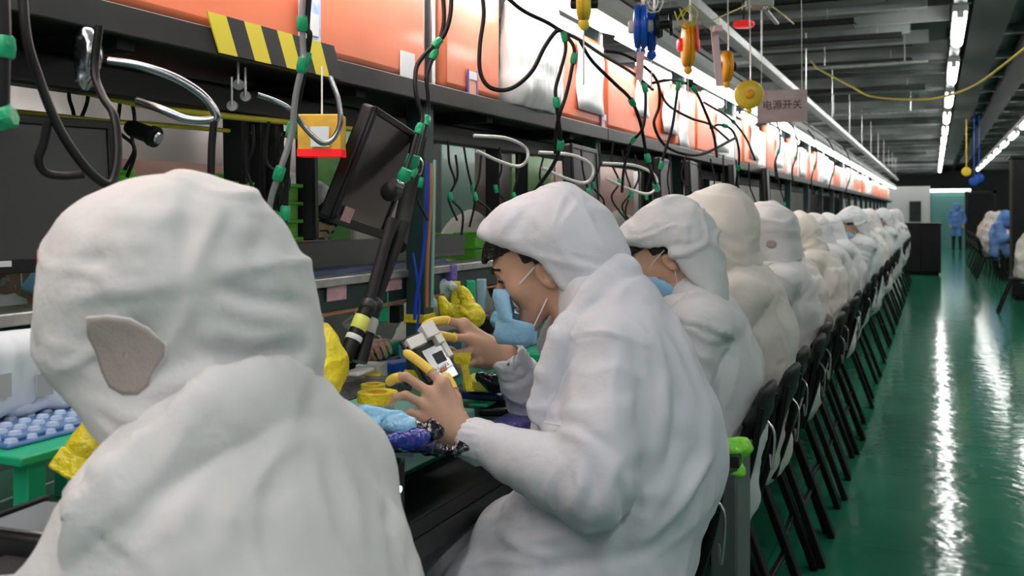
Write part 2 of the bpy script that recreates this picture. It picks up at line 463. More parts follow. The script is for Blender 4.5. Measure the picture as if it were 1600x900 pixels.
FR = [(.0098,.0088,.0082,.0072), (.0102,.0090,.0084,.0074), (.0096,.0086,.0080,.0070), (.0086,.0077,.0071,.0062)]
def hand_sdf(S, wrist, fingers, thumb, heel=None, sc=1.):
    """fingers: four lists knuckle..tip; thumb: base, knuckle, joint, tip"""
    for i, fg in enumerate(fingers):
        S.cap(wrist, fg[0], .020*sc, .0125*sc, .014)
    S.cap(fingers[0][0], fingers[3][0], .0125*sc, .0115*sc, .008)
    S.cap(wrist, thumb[0], .020*sc, .017*sc, .012); S.cap(thumb[0], fingers[0][0], .014*sc, .012*sc, .012)
    if heel: S.ell(heel, (.024*sc,)*3, None, .02)
    for i, fg in enumerate(fingers):
        r = FR[i]
        for j in range(3): S.cap(fg[j], fg[j+1], r[j]*sc, r[j+1]*sc, .0025)
    for j, (a, b) in enumerate(((.015,.012), (.012,.0108), (.0108,.0088))): S.cap(thumb[j], thumb[j+1], a*sc, b*sc, .004)
def cot(pts, r, parent):
    """a rubber cot rolled over a finger end"""
    pts = [Vector(p) for p in pts]; d = (pts[-1]-pts[-2]).normalized(); pts[-1] = pts[-1]+d*.0065
    L = len(pts)
    m = MB().tube(pts, lambda t: (r*1.16 if t > .03 else r*1.35)*(1 if t < .8 else math.sqrt(max(.02, 1-((t-.8)/.2)**2))*.94+.06), 12, 8)
    return m.obj('finger_cot', COT, parent)
def generic_hand(S, wrist, d, back, out, curl=.5, sc=1.):
    """hand reaching along d, back of the hand towards back, thumb on the out side"""
    d = d.normalized(); out = (out-d*out.dot(d)).normalized(); back = d.cross(out) if d.cross(out).dot(back) > 0 else out.cross(d)
    fg = []
    for i in range(4):
        k = wrist+d*(.088-.006*abs(i-1))*sc+out*(.030-.021*i)*sc
        a = curl*.5; p = [k]; L = [(.042,.026,.021),(.046,.029,.022),(.042,.027,.021),(.034,.021,.018)][i]
        for j in range(3):
            p.append(p[-1]+(d*math.cos(a)-back*math.sin(a)).normalized()*L[j]*sc); a += curl*.8
        fg.append(p)
    th = [wrist+d*.03*sc+out*.024*sc-back*.008*sc]; th.append(th[0]+(d*.6+out*.6-back*.3).normalized()*.038*sc)
    th.append(th[1]+(d*.9+out*.2-back*.4).normalized()*.032*sc); th.append(th[2]+(d*.95-out*.1-back*.4).normalized()*.026*sc)
    hand_sdf(S, wrist, fg, th, sc=sc); return fg, th

def bounds(pts, m):
    return [min(p[i] for p in pts)-m for i in range(3)], [max(p[i] for p in pts)+m for i in range(3)]

def coat_folds(V, N, arms, f, l, u, seed, amp=1.):
    """drape folds on the trunk, ring folds on the sleeves"""
    wA = np.zeros(len(V)); disp = np.zeros(len(V))
    for k, (sh, el, wr) in enumerate(arms):
        for (a, b, base, r) in ((sh, el, 0, .105), (el, wr, 1, .095)):
            d, t = segdist(V, a, b); w = np.clip((r-d)/.04, 0, 1)*(t > .02 if base == 0 else np.ones_like(t))
            A = np.array(b, float)-np.array(a, float); L = np.linalg.norm(A); A /= L
            s = (V-np.array(a, float))@A
            q = np.stack([s*17+base*40, ((V@np.array(l))*6), (V@np.array(u))*6], 1)
            q[:, 0] += noise(V*9., seed+k)*.9
            rr = crease(q, seed+31*k+base)
            near = np.exp(-((1-t if base == 0 else t)*L/.13)**2)
            x = rr*(.0045+.0085*near)+sharp(V*9., seed+5, .2)*.006
            if base == 1:
                cuff = np.exp(-(((1-t)*L)/.028)**2)
                an = np.arctan2((V-np.array(b, float))@np.cross(A, (0,0,1.)), (V-np.array(b, float))@np.array((0,0,1.)))
                x = x*(1-cuff)+cuff*(np.sin(an*17+noise(V*30., 4)*2)*.0022)-.006*np.exp(-((((1-t)*L)-.030)/.008)**2)
            m = w > wA; disp = np.where(m, x, disp); wA = np.maximum(wA, w)
    fl = V@np.array(f); ll = V@np.array(l); uu = V@np.array(u)
    q = np.stack([fl*6.5+uu*1.6, ll*6.5+uu*1.1, uu*2.2-fl*1.2], 1); q += noise(V*5., seed+9)[:, None]*.5
    q2 = np.stack([fl*13-uu*3, ll*13+uu*2.5, uu*5.5+fl*3], 1); q2 += noise(V*8., seed+11)[:, None]*.6
    tr = crease(q, seed+1)*.0095+sharp(q, seed+12, .15)*.0095+crease(q2, seed+2)*.0045+sharp(q2, seed+13, .2)*.0055
    disp = disp*wA+tr*(1-wA)
    return V+N*(disp*amp)[:, None]

def build_person(label, J, group=None, coat=COAT_N, name='person', cat='person', h=.008, hb=.006, hair=True, mask=True, seed=1,
                 hands=None, hood='open', extra=None, fringe=False, legs=True, trunk=None, amp=1., folds=None, patch=False, coat_extra=None, lapfold=True, sc=1.):
    """J: dict of world points. One Empty with body, coat, hood, hair, mask and trousers under it."""
    f, l, u = J['f'], J['l'], Vector((0, 0, 1)); hf, hu = J['hf'], J['hu']; hl = J.get('hl', hu.cross(hf))
    root = thing(name, label, cat, (J['hip'][0], J['hip'][1], 0), group)
    parts = []
    # body: one continuous surface
    P = [J[k] for k in ('shL','shR','elL','elR','wrL','wrR','hip','head')]+(hands['pts'] if hands else [])
    lo, hi = bounds(P, .17); S = SDF(lo, hi, hb)
    head_sdf(S, J['head'], hf, hl, hu, J['neck'])
    S.chain([J['neck']-u*.03, J['chest'], J['hip']], [.075,.105,.11], .04, (l, 1.25))
    S.cap(J['shL'], J['shR'], .05, .05, .04)
    for s in 'LR':
        S.cap(J['sh'+s], J['el'+s], .046, .038, .02); S.cap(J['el'+s], J['wr'+s], .038, .025, .015)
    if hands:
        for hd in hands['spec']: hand_sdf(S, *hd)
    else:
        for s, sg in (('L', -1), ('R', 1)):
            d = (J['wr'+s]-J['el'+s]).normalized(); d = (d-u*.15).normalized()
            generic_hand(S, J['wr'+s]+d*.015, d, u, l*sg, .55)
    V, Q = S.mesh(1); parts.append(np_obj('body', V, Q, SKIN)); SB = S
    # coat
    P = [J[k] for k in ('shL','shR','elL','elR','wrL','wrR','hip','head')]+[J['hip']-u*.12]+(J.get('cpts') or [])
    lo, hi = bounds(P, .30); S = SDF(lo, hi, h)
    if trunk:
        for pts, rs, ax, sq, kk in trunk: S.chain(pts, rs, kk, (ax, sq))
    else:
        S.chain([J['hip']-u*.04, (J['hip']+J['chest'])/2, J['chest'], (J['chest']+J['neck'])/2-f*.012, J['neck']-u*.01], [.138,.136,.128,.104,.062], .05, (l, 1.28))
        S.ell(J['hip']-u*.05+f*.01, (.135,.20,.09), (f, l, u), .05)
    S.cap(J['shL'], J['shR'], .070, .070, .05)
    for s in 'LR':
        S.cap(J['sh'+s], J['el'+s], .074, .066, .022); S.cap(J['el'+s], J['wr'+s], .067, .042, .022)
        w = J['wr'+s]; d = (w-J['el'+s]).normalized()
        S.cap(w-d*.012, w+d*.006, .037, .040, .006); S.cap(w+d*.012, w+d*.10, .030, .028, .003, cut=True)
    if legs:
        for s in 'LR': S.cap(J['hip']+l*(.09 if s == 'L' else -.09), J['kn'+s], .105, .088, .06)
    # collar lying round the neck and down the front
    if J.get('collar'):
        for a, b, r0, r1, ax, sq in J['collar']: S.cap(a, b, r0, r1, .006, (ax, sq))
    else:
        nk = J['neck']; ring = []
        for i in range(9):
            a = math.pi*(i/8-.5)*1.5
            ring.append(nk+l*(math.sin(a)*.104)-f*(math.cos(a)*.092-.014)+u*(.026*math.cos(a)-.030))
        for i in range(8): S.cap(ring[i], ring[i+1], .013, .013, .004, (u+f*.3, 2.6))
    if coat_extra: coat_extra(S)
    V, Q = S.mesh(1); N = normals(V, Q)
    V = coat_folds(V, N, [(J['sh'+s], J['el'+s], J['wr'+s]) for s in 'LR'], f, l, u, seed, amp)
    if folds: V = surf_folds(S, V, N, folds)
    parts.append(np_obj('coat', V, Q, coat)); SCoat = S
    # hood
    c = J['head']; S = SDF(c-Vector((.34,.34,.34)), c+Vector((.34,.34,.30)), min(h, .0065)); SH = S
    hk = math.radians(J['pitch']-25); F_, U_ = (J['lf'], u) if 'lf' in J else (None, None)
    lf = hf*math.cos(-math.radians(J['pitch']))-hu*math.sin(-math.radians(J['pitch']))   # level forward of the head
    F_, U_ = pitched(lf, u, J['pitch']-25); Lh = U_.cross(F_)
    H = lambda a, b, d: c+F_*a+Lh*b+U_*d
    if hood == 'custom': J['hood'](S, H, F_, Lh, U_)
    else:
        S.ell(H(-.036, 0, .030), (.132, .112, .110), (F_, Lh, U_), .03)
        S.cap(H(-.05, 0, .040), H(.070, 0, .042), .092, .055, .03, (Lh, 1.15))
        S.cap(H(-.070, 0, .085), H(-.05, 0, .115), .050, .030, .04)
        S.chain([H(-.07, 0, -.01), H(-.085, 0, -.075), J['neck']-f*.015+u*.01], [.098,.090,.078], .03, (Lh, 1.12))
        S.cap(H(.0, 0, -.06), J['neck']+f*.03, .082, .07, .03, (Lh, 1.1))
        if hood == 'closed': S.cap(H(.02, 0, .0), H(.02, 0, -.09), .100, .080, .03)
    outer = S.f.copy(); S.f = np.maximum(S.f, -(S.f+.011))
    if hood in ('open', 'custom') and not J.get('nocut'):
        a1, b1, a2, b2 = J.get('cut') or ((.124,.036), (-.014,.003), (-.014,.003), (-.092,-.112))
        def pl(a, b, sg):
            A_ = c+F_*a[0]+U_*a[1]; B_ = c+F_*b[0]+U_*b[1]; n = (B_-A_).normalized().cross(Lh)*sg; return (n, n.dot(A_))
        # region below the brim line and in front of the cheek line
        n1 = pl(a1, b1, 1); n2 = pl(a2, b2, 1)
        test = c+F_*.08-U_*.1
        fix = lambda q: q if q[0].dot(test)-q[1] < 0 else (-q[0], -q[1])
        S.planes([fix(n1), fix(n2)], c-Vector((.34,.34,.34)), c+Vector((.34,.34,.34)), .004)
    else:
        S.ell(H(.13, 0, -.045), (.07,.055,.045), (F_, Lh, U_), .004, cut=True)
    V, Q = S.mesh(1); N = normals(V, Q)
    q = np.stack([(V@np.array(F_))*7, (V@np.array(Lh))*6, (V@np.array(U_))*11], 1); q += noise(V*7., seed)[:, None]*.6
    d = crease(q, seed+50)*.0055+sharp(q, seed+56, .16)*.0075+noise(V*10., seed+51)*.003+crease(q*2.1, seed+52)*.003
    V = V+N*(d*amp)[:, None]
    if J.get('hoodfolds'): V = surf_folds(S, V, N, J['hoodfolds'])
    parts.append(np_obj('hood', V, Q, coat)); SH = S; SH.outer = outer
    if hair and hood != 'closed': parts.append(hair_obj(c, hf, hl, hu, fringe, None))
    if mask:
        parts.append(mask_obj(c, *(J.get('mframe') or (hf, hl, hu)), None, J.get('mrows'), J.get('mstraps')))
        if hood == 'open' or hood == 'custom':
            for s in (-1, 1):
                e = MB().tube([c+hf*(.099)+hl*(.014*s)+hu*.004, c+hf*.096+hl*(.030*s)+hu*.010, c+hf*.081+hl*(.048*s)+hu*.004], lambda t: .0050*(1-.5*t), 6); subpart(parts[0], e.obj('eyebrow', HAIR))
                e = MB().tube([c+hf*.094+hl*(.018*s)-hu*.021, c+hf*.095+hl*(.031*s)-hu*.0175, c+hf*.087+hl*(.046*s)-hu*.022], .0026, 6); subpart(parts[0], e.obj('eyelashes', HAIR))
    if legs:
        m = SDF(*bounds([J['hip'], J['knL'], J['knR'], J['ftL'], J['ftR']], .16), .014)
        for s, sg in (('L', 1), ('R', -1)):
            hp = J['hip']+l*.09*sg-u*.03
            m.cap(hp, J['kn'+s], .085, .062, .03); m.cap(J['kn'+s], J['ft'+s]+u*.08, .060, .045, .02)
        V, Q = m.mesh(1); V = V+normals(V, Q)*(crease(V*14., seed)*.004)[:, None]; parts.append(np_obj('trousers', V, Q, JEAN))
        for s in 'LR':
            p = J['ft'+s]; sh = SDF(*bounds([p, p+f*.2], .1), .010); sh.cap(p+u*.04-f*.03, p+u*.045+f*.12, .040, .036, .02); sh.cap(p+u*.05, p+u*.09, .045, .045, .02)
            V, Q = sh.mesh(1); V[:, 2] = np.maximum(V[:, 2], .003); parts.append(np_obj('shoe', V, Q, SHOE))
    if extra: parts += extra(SH, SCoat, SB)
    under(root, *parts)
    return root

def posture(x, y, yaw=0., hy=None, head=(.21, 0, 1.30), pitch=25, hyaw=None, neck=(.105, 0, 1.16), chest=(.03, 0, .93), hip=(.035, 0, .59), sh=1.09, shf=.06,
            elL=(.13,.29,.82), elR=(.13,-.29,.82), wrL=(.37,.12,.93), wrR=(.37,-.12,.93), z=0., s=1.):
    f, l, u = frame(yaw); o = Vector((x, y, z))
    P = lambda p: o+(f*p[0]+l*p[1]+u*p[2])*s
    J = dict(f=f, l=l, hip=P(hip), chest=P(chest), neck=P(neck), head=P(head), shL=P((shf, .165, sh)), shR=P((shf, -.165, sh)),
             elL=P(elL), elR=P(elR), wrL=P(wrL), wrR=P(wrR), knL=P((.40,.13,.56)), knR=P((.40,-.13,.56)), ftL=P((.40,.15,.0)), ftR=P((.40,-.13,.0)), pitch=pitch)
    J['ftL'].z = max(J['ftL'].z, z); hfl, hll, _ = frame(yaw if hyaw is None else hyaw)
    J['hf'], J['hu'] = pitched(hfl, u, pitch); J['hl'] = hll
    return J
# ================================================================== the workers in front
def man_in_profile():
    f, l, u = frame(math.radians(10)); lf = Vector((-.929,-.372,0)).normalized()
    hf, hu = pitched(lf, u, 25)
    J = dict(f=f, l=l, hip=W(925,905,1.96), chest=W(972,660,1.96), neck=W(925,478,2.02), head=W(837,398,2.08),
             shL=W(958,552,1.86), shR=W(975,530,2.14), elL=W(925,758,1.72), elR=W(850,650,2.30), wrL=W(742,688,1.85), wrR=W(797,562,2.19),
             hf=hf, hu=hu, hl=hu.cross(hf), pitch=25)
    J['knL'] = W(735,905,1.98); J['knR'] = W(720,880,2.25); J['ftL'] = Vector((J['knL'].x, J['knL'].y, 0)); J['ftR'] = Vector((J['knR'].x, J['knR'].y, 0))
    left = (W(733,686,1.855),
            [[W(692,600,1.865), W(669,577,1.875), W(649,561,1.885), W(634,551,1.89)],
             [W(669,612,1.855), W(634,588,1.85), W(617,591,1.86), W(608,597,1.875)],
             [W(661,632,1.85), W(634,617,1.84), W(620,620,1.85), W(612,627,1.865)],
             [W(664,654,1.85), W(642,644,1.84), W(633,648,1.85), W(630,655,1.865)]],
            [W(716,652,1.885), W(712,622,1.91), W(704,603,1.925), W(695,588,1.935)], W(698,682,1.86))
    right = (W(790,556,2.19),
             [[W(724,507,2.17), W(696,500,2.15), W(676,503,2.13), W(662,509,2.12)],
              [W(733,529,2.15), W(706,527,2.12), W(689,524,2.10), W(678,521,2.09)],
              [W(740,547,2.16), W(716,552,2.13), W(702,556,2.11), W(693,556,2.10)],
              [W(748,562,2.17), W(728,571,2.15), W(716,574,2.13), W(708,573,2.12)]],
             [W(760,566,2.22), W(735,566,2.21), W(716,556,2.19), W(703,546,2.17)], W(764,545,2.19))
    hands = dict(spec=[left, right], pts=[p for h_ in (left, right) for fg in h_[1]+[h_[2]] for p in fg])
    cl = [W(975,418,1.96), W(930,470,1.90), W(885,535,1.86), W(862,590,1.86), W(845,650,1.88)]
    ax = Vector((.55,-.35,.75)); J['collar'] = []
    ax = (W(905,500,1.9)-W(935,520,1.9)).normalized()
    rr = [.020,.020,.018,.016,.014]
    for i in range(4): J['collar'].append((cl[i], cl[i+1], rr[i], rr[i+1], ax, 1.7))
    cr = [W(975,418,1.96), W(960,415,2.08), W(900,470,2.16), W(862,545,2.14)]
    for i in range(3): J['collar'].append((cr[i], cr[i+1], .018, .018, ax, 1.5))
    J['cpts'] = [W(700,900,1.9)]
    trunk = [([W(905,930,1.96), W(945,830,1.96), W(967,730,1.96), W(975,640,1.96), W(975,560,1.97), W(957,495,1.98), W(930,465,2.0)],
              [.165,.172,.172,.155,.125,.085,.06], l, 1.2, .05)]
    def hood(S, H, F_, L_, U_):
        S.ell(W(868,378,2.07), (.126,.108,.112), (F_, L_, U_), .03)
        S.cap(W(862,352,2.07), W(800,360,2.07), .078, .050, .03, (L_, 1.2))
        S.cap(W(800,362,2.07), W(767,368,2.07), .046, .026, .03, (L_, 1.7))
        S.cap(W(872,330,2.07), W(880,306,2.07), .055, .022, .03)
        S.chain([W(890,380,2.06), W(915,415,2.04), W(928,455,2.02)], [.100,.088,.066], .03, (L_, 1.1))
        S.cap(W(880,425,2.06), W(912,470,2.03), .075, .055, .03, (L_, 1.15))
    J['mframe'] = (lf, u.cross(lf), u); J['mrows'] = [(-.076,.090,.055,.040),(-.093,.093,.055,.050),(-.114,.087,.051,.055),(-.137,.080,.047,.060),(-.147,.085,.003,.066),(-.172,.090,.000,.062),(-.192,.082,.006,.052)]
    J['mstraps'] = ((.002,-.022), (-.024,-.088), 1, 8)
    J['hood'] = hood
    # brim line and cheek line, in the plane of the profile
    def loc(px, py):
        v = W(px, py, 2.07)-J['head']; return (v.dot(lf), v.dot(u))
    J['cut'] = (loc(746,370), loc(842,398), loc(842,398), loc(905,482))
    J['hoodfolds'] = [([(838,390),(880,400),(920,410),(958,417)], .0065, -.009), ([(845,399),(900,412),(950,427)], .009, .007), ([(886,300),(872,330),(862,370),(850,392)], .006, .006),
                      ([(800,335),(790,355),(782,372)], .010, .004), ([(832,316),(812,345),(800,368)], .010, -.006), ([(905,470),(930,455),(960,425)], .010, .007), ([(908,325),(925,360),(945,395)], .012, .007), ([(860,420),(885,450),(915,470)], .008, .005), ([(835,335),(850,360),(845,385)], .012, .005)]
    folds = [([(850,655),(880,660),(910,668),(945,695),(960,715)], .010, -.016), ([(858,674),(905,685),(938,712)], .012, .013), ([(948,712),(965,740),(975,790),(960,830)], .011, -.013),
             ([(905,722),(908,760),(890,800)], .010, .010), ([(925,720),(930,765),(920,800)], .008, -.008), ([(885,715),(860,760),(850,800)], .009, .009), ([(850,700),(835,745),(832,790)], .009, .008), ([(820,690),(805,735),(808,770)], .009, .006),
             ([(1075,560),(1100,640),(1095,720),(1060,790)], .018, .010), ([(1060,600),(1050,690),(1000,790),(960,850)], .018, -.014), ([(1112,690),(1060,780),(1000,850)], .014, .013), ([(1085,700),(1030,790),(970,850)], .010, -.008),
             ([(905,560),(872,620),(856,655)], .009, .008), ([(890,570),(858,630)], .008, -.007), ([(985,520),(1000,600),(990,680)], .014, -.007), ([(1010,500),(1035,580),(1040,650)], .014, .008), ([(965,540),(955,620),(960,690)], .012, .006),
             ([(800,850),(880,835),(1000,800)], .014, .010), ([(820,890),(920,880),(1020,850)], .016, -.012), ([(780,830),(820,860),(870,875)], .010, .008), ([(700,895),(780,875),(860,885)], .010, .008),
             ([(868,590),(850,640),(838,690)], .006, -.006)]
    def coat_extra(S):
        # skirt of the coat lying over the lap and hanging behind the arm
        S.chain([W(930,850,1.90), W(860,850,1.90), W(790,838,1.93)], [.12,.085,.060], .05, (l, 1.3))
        S.chain([W(950,900,1.85), W(850,915,1.85), W(740,915,1.88)], [.10,.07,.055], .04, (l, 1.2))
        S.ell(W(1065,700,1.98), (.08,.13,.13), (f, l, u), .06)
    def extra(SH, SCt, SB):
        out = []
        for i, (hd, a) in enumerate(((left, 0), (right, 1))):
            fgs = hd[1]
            which = [0, 1] if i == 0 else [0, 1]
            for k in which:
                p = fgs[k]
                pts = [p[1].lerp(p[0], .15), p[1], p[2], p[3]] if (i == 0 and k == 0) or i == 1 else [p[2].lerp(p[1], .55), p[2], p[3]]
                out.append(cot(pts, FR[k][2], None))
            if i == 0:
                p = hd[2]; out.append(cot([p[2].lerp(p[1], .4), p[2], p[3]], .0105, None))
        z = MB().tube([W(852,660,1.80), W(872,664,1.77), W(893,668,1.75)], .003, 6); out.append(z.obj('pocket_seam', COAT_B))
        return out
    return build_person('person in profile in white hooded coat, blue mask and yellow finger cots, holding a module', J,
                        coat=COAT_B, h=.007, hb=.0036, seed=3, hands=hands, hood='custom', extra=extra, fringe=True, trunk=trunk, folds=folds, coat_extra=coat_extra, amp=.85)

def person_in_front():
    f, l, u = frame(math.radians(8)); lf, ll, _ = frame(math.radians(5))
    hf, hu = pitched(lf, u, 20)
    J = dict(f=f, l=l, hip=W(400,1260,1.08), chest=W(400,880,1.10), neck=W(345,655,1.10), head=W(262,490,1.10),
             shL=W(225,850,.98), shR=W(515,745,1.18), elL=W(60,1060,.93), elR=W(560,1010,1.30), wrL=W(-150,960,1.05), wrR=W(250,960,1.45), hf=hf, hu=hu, hl=hu.cross(hf), pitch=20)
    J['knL'] = J['hip']+f*.38+l*.13; J['knR'] = J['hip']+f*.38-l*.13
    J['ftL'] = Vector((J['knL'].x, J['knL'].y, 0)); J['ftR'] = Vector((J['knR'].x, J['knR'].y, 0))
    ax = (W(300,650,1)-W(325,700,1)).normalized()
    J['collar'] = [(W(500,620,1.14), W(500,621,1.14), .01, .01, ax, 1.1)]
    def coat_extra(S):
        o = Vector(cam.location); pts = []
        for px, py in ((478,590),(450,604),(420,618),(360,648),(300,688),(240,732),(185,778),(140,822),(112,868)):
            D = (W(px, py, 1)-o).normalized(); h = S.march(o, D, .6, 1.6); pts.append((h if h is not None else o+D*1.1)-D*.004)
        rr = [.005,.010,.0125,.014,.014,.014,.014,.011,.005]
        for i in range(len(pts)-1): S.cap(pts[i], pts[i+1], rr[i], rr[i+1], .003, (ax, 2.9))
    J['cpts'] = [W(90,900,.9), W(650,900,1.1)]
    trunk = [([W(392,1260,1.08), W(390,1000,1.08), W(372,880,1.08), W(362,775,1.08), W(372,705,1.09), W(368,655,1.09)], [.190,.185,.168,.130,.098,.078], l, 1.12, .05)]
    def hood(S, H, F_, L_, U_):
        S.ell(W(262,432,1.10), (.128,.118,.108), (Vector((cT,sT,0)), Vector((-sT,cT,0)), u), .04)
        S.cap(W(285,405,1.10), W(328,415,1.10), .088, .083, .04)
        S.cap(W(330,430,1.10), W(388,505,1.11), .084, .074, .03)
        S.cap(W(400,500,1.11), W(440,545,1.11), .060, .040, .04)
        S.cap(W(180,400,1.10), W(185,500,1.10), .066, .072, .04)
        S.cap(W(205,520,1.09), W(262,625,1.07), .084, .052, .04)
        S.cap(W(262,610,1.08), W(330,690,1.08), .075, .060, .04)
        S.cap(W(330,520,1.10), W(365,640,1.10), .100, .085, .04)
    J['hood'] = hood; J['nocut'] = True
    J['hoodfolds'] = [([(100,468),(165,456),(230,452),(290,440),(330,452)], .009, .006), ([(335,452),(400,470),(480,478)], .010, -.009), ([(338,470),(400,492),(470,500)], .011, .007), ([(300,305),(285,360),(290,420),(305,445)], .010, -.007), ([(345,325),(315,390),(300,440)], .009, .008),
                      ([(320,520),(400,530),(465,520)], .010, .008), ([(318,548),(380,562),(440,548)], .012, -.013), ([(430,545),(450,560),(480,545)], .009, -.010), ([(135,616),(200,652),(262,660),(335,640)], .009, .009), ([(235,612),(300,590),(345,575)], .010, .007), ([(262,545),(290,500),(300,455)], .008, .006),
                      ([(420,350),(395,400),(410,450)], .012, -.007), ([(370,330),(420,400),(455,470)], .012, .007), ([(180,330),(240,345),(300,330)], .014, .006), ([(110,420),(170,400),(250,405)], .012, -.006), ([(170,640),(230,690),(260,690)], .009, -.006)]
    folds = [([(545,655),(480,655),(410,680),(350,712),(290,752),(235,800),(180,850)], .007, -.009), ([(235,800),(200,850),(180,900)], .012, -.010), ([(500,680),(540,760),(560,860)], .016, .008), ([(430,720),(400,800),(410,890)], .018, -.008), ([(300,760),(280,830),(300,900)], .014, .008), ([(560,690),(600,780),(610,880)], .012, -.007)]
    def extra(SH, SCt, SB):
        # the see-through mesh window let into the cheek of the hood
        poly = [(136,497),(168,494),(204,499),(232,514),(258,538),(257,556),(238,585),(233,602),(216,616),(192,616),(172,604),(160,580),(150,548),(138,524)]
        o = cam.location; SH2 = SDF.__new__(SDF); SH2.lo = SH.lo; SH2.h = SH.h; SH2.n = SH.n; SH2.f = SH.outer
        cx = sum(p[0] for p in poly)/len(poly); cy = sum(p[1] for p in poly)/len(poly); n = 9; vs = []
        rim = []
        for i in range(len(poly)):
            for t in (0, .5):
                a = poly[i]; b = poly[(i+1) % len(poly)]; rim.append((a[0]+(b[0]-a[0])*t, a[1]+(b[1]-a[1])*t))
        for x, y in rim:
            for k in range(n+1):
                q = k/n; px, py = cx+(x-cx)*q, cy+(y-cy)*q
                d = (W(px, py, 1)-Vector(o)).normalized(); h = SH2.march(Vector(o), d, .6, 1.6, .004)
                vs.append(h if h is not None else Vector(o)+d*1.1)
        m = len(rim); fs = []
        for i in range(m):
            for k in range(n): fs.append((i*(n+1)+k, i*(n+1)+k+1, ((i+1) % m)*(n+1)+k+1, ((i+1) % m)*(n+1)+k))
        p = MB().add(vs, fs).obj('mesh_window', PATCH); sd = p.modifiers.new('s', 'SOLIDIFY'); sd.thickness = .002
        sr = MB().tube([vs[i*(n+1)+n] for i in range(m)]+[vs[n]], .0016, 6, 1).obj('window_hem', COAT_N)
        return [subpart(p, sr)]
    return build_person('person in white hood nearest the camera with a grey mesh window in the cheek', J,
                        coat=COAT_N, h=.0065, hb=.0065, seed=8, hood='custom', extra=extra, trunk=trunk, folds=folds, amp=.8, hair=False, mask=False, coat_extra=coat_extra)
# ================================================================== the setting
X0, X1, Y0, Y1 = -4.4, 6.2, -3.0, 46.0
def mat_floor():
    m = bpy.data.materials.new('green_epoxy_floor'); m.use_nodes = True; nt = m.node_tree; b = nt.nodes['Principled BSDF']
    tc = nt.nodes.new('ShaderNodeTexCoord')
    n = nt.nodes.new('ShaderNodeTexNoise'); n.inputs['Scale'].default_value = 1.3; n.inputs['Detail'].default_value = 5; nt.links.new(tc.outputs['Object'], n.inputs[0])
    r = nt.nodes.new('ShaderNodeValToRGB'); r.color_ramp.elements[0].position = .35; r.color_ramp.elements[1].position = .7
    r.color_ramp.elements[0].color = (.018,.20,.115,1); r.color_ramp.elements[1].color = (.030,.28,.165,1)
    nt.links.new(n.outputs[0], r.inputs[0])
    # faint tile joints
    br = nt.nodes.new('ShaderNodeTexBrick'); br.offset = 0; br.inputs['Scale'].default_value = 1.0; br.inputs['Brick Width'].default_value = .6; br.inputs['Row Height'].default_value = .6
    br.inputs['Mortar Size'].default_value = .004; br.inputs['Color1'].default_value = (1,1,1,1); br.inputs['Color2'].default_value = (.93,.93,.93,1); br.inputs['Mortar'].default_value = (.72,.72,.72,1)
    nt.links.new(tc.outputs['Object'], br.inputs['Vector'])
    mx = nt.nodes.new('ShaderNodeMix'); mx.data_type = 'RGBA'; mx.blend_type = 'MULTIPLY'; mx.inputs[0].default_value = 1
    nt.links.new(r.outputs[0], mx.inputs[6]); nt.links.new(br.outputs[0], mx.inputs[7]); nt.links.new(mx.outputs[2], b.inputs['Base Color'])
    b.inputs['Roughness'].default_value = .12; b.inputs['Specular IOR Level'].default_value = .34
    n2 = nt.nodes.new('ShaderNodeTexNoise'); n2.inputs['Scale'].default_value = 8.; n2.inputs['Detail'].default_value = 2; nt.links.new(tc.outputs['Object'], n2.inputs[0])
    bp = nt.nodes.new('ShaderNodeBump'); bp.inputs['Strength'].default_value = .25; bp.inputs['Distance'].default_value = .012
    nt.links.new(n2.outputs[0], bp.inputs['Height']); nt.links.new(bp.outputs[0], b.inputs['Normal'])
    return m
struct(MB().box((X0,Y0,-.1), (X1,Y1,0)).obj('floor', mat_floor(), smooth=False))
CEIL = mat('ceiling_dark_deck', (.06,.10,.085), .35, .3, bump=.5, bscale=3, var=.3, vscale=2)
SLAT = mat('ceiling_grey_channel', (.46,.49,.49), .36, .4, bump=.35, bscale=9, var=.4, vscale=1.7)
SLATD = mat('ceiling_dark_channel', (.16,.19,.18), .3, .45, bump=.35, bscale=9, var=.4, vscale=2)
DUCT = mat('black_duct', (.012,.012,.012), .5)
m = MB(); m.box((X0,Y0,3.45), (X1,Y1,3.55)); rnd = random.Random(4); y = Y0+.1
while y < Y1-.2:
    w = rnd.uniform(.10,.26); m.m = rnd.choice((1,1,1,2)); z = rnd.uniform(2.98,3.06)
    x1 = rnd.choice((.12,.12,.12,-.2,-.05))
    m.box((X0,y,z), (x1,y+w,z+.09)); m.box((X0,y,z-.035), (x1,y+.015,z))
    m.m = rnd.choice((1,2)); m.box((1.55,y+.1,z+.05), (X1,y+w,z+.13))
    y += w+rnd.uniform(.10,.34)
m.m = 3; m.box((.30,Y0,3.1), (.62,Y1,3.35)); m.box((.85,Y0,3.15), (1.1,Y1,3.3))
m.m = 2
for i in range(28): m.box((.12,Y0+i*1.75,3.2), (1.55,Y0+i*1.75+.09,3.29))
m.m = 0
struct(m.obj('ceiling', [CEIL, SLAT, SLATD, DUCT], smooth=False))
WSH = mat('wall_shiny_panel', (.56,.51,.49), .2, .25, bump=.25, bscale=5, var=.15, vscale=2, stretch=(1,1,.3))
WPI = mat('wall_pink_film', (.50,.30,.26), .22, .2, bump=.3, bscale=6, var=.2, vscale=2)  # pinkish reflection on the film, put into its colour
WGR = mat('wall_green_film', (.08,.24,.06), .18, .2, bump=.3, bscale=6, var=.2, vscale=3)
m = MB(); m.box((X0-.1,Y0,0), (X0,Y1,3.5))
struct(m.obj('wall_left', WSH, smooth=False))
WEND = mat('end_wall_white', (.80,.80,.78), .6)
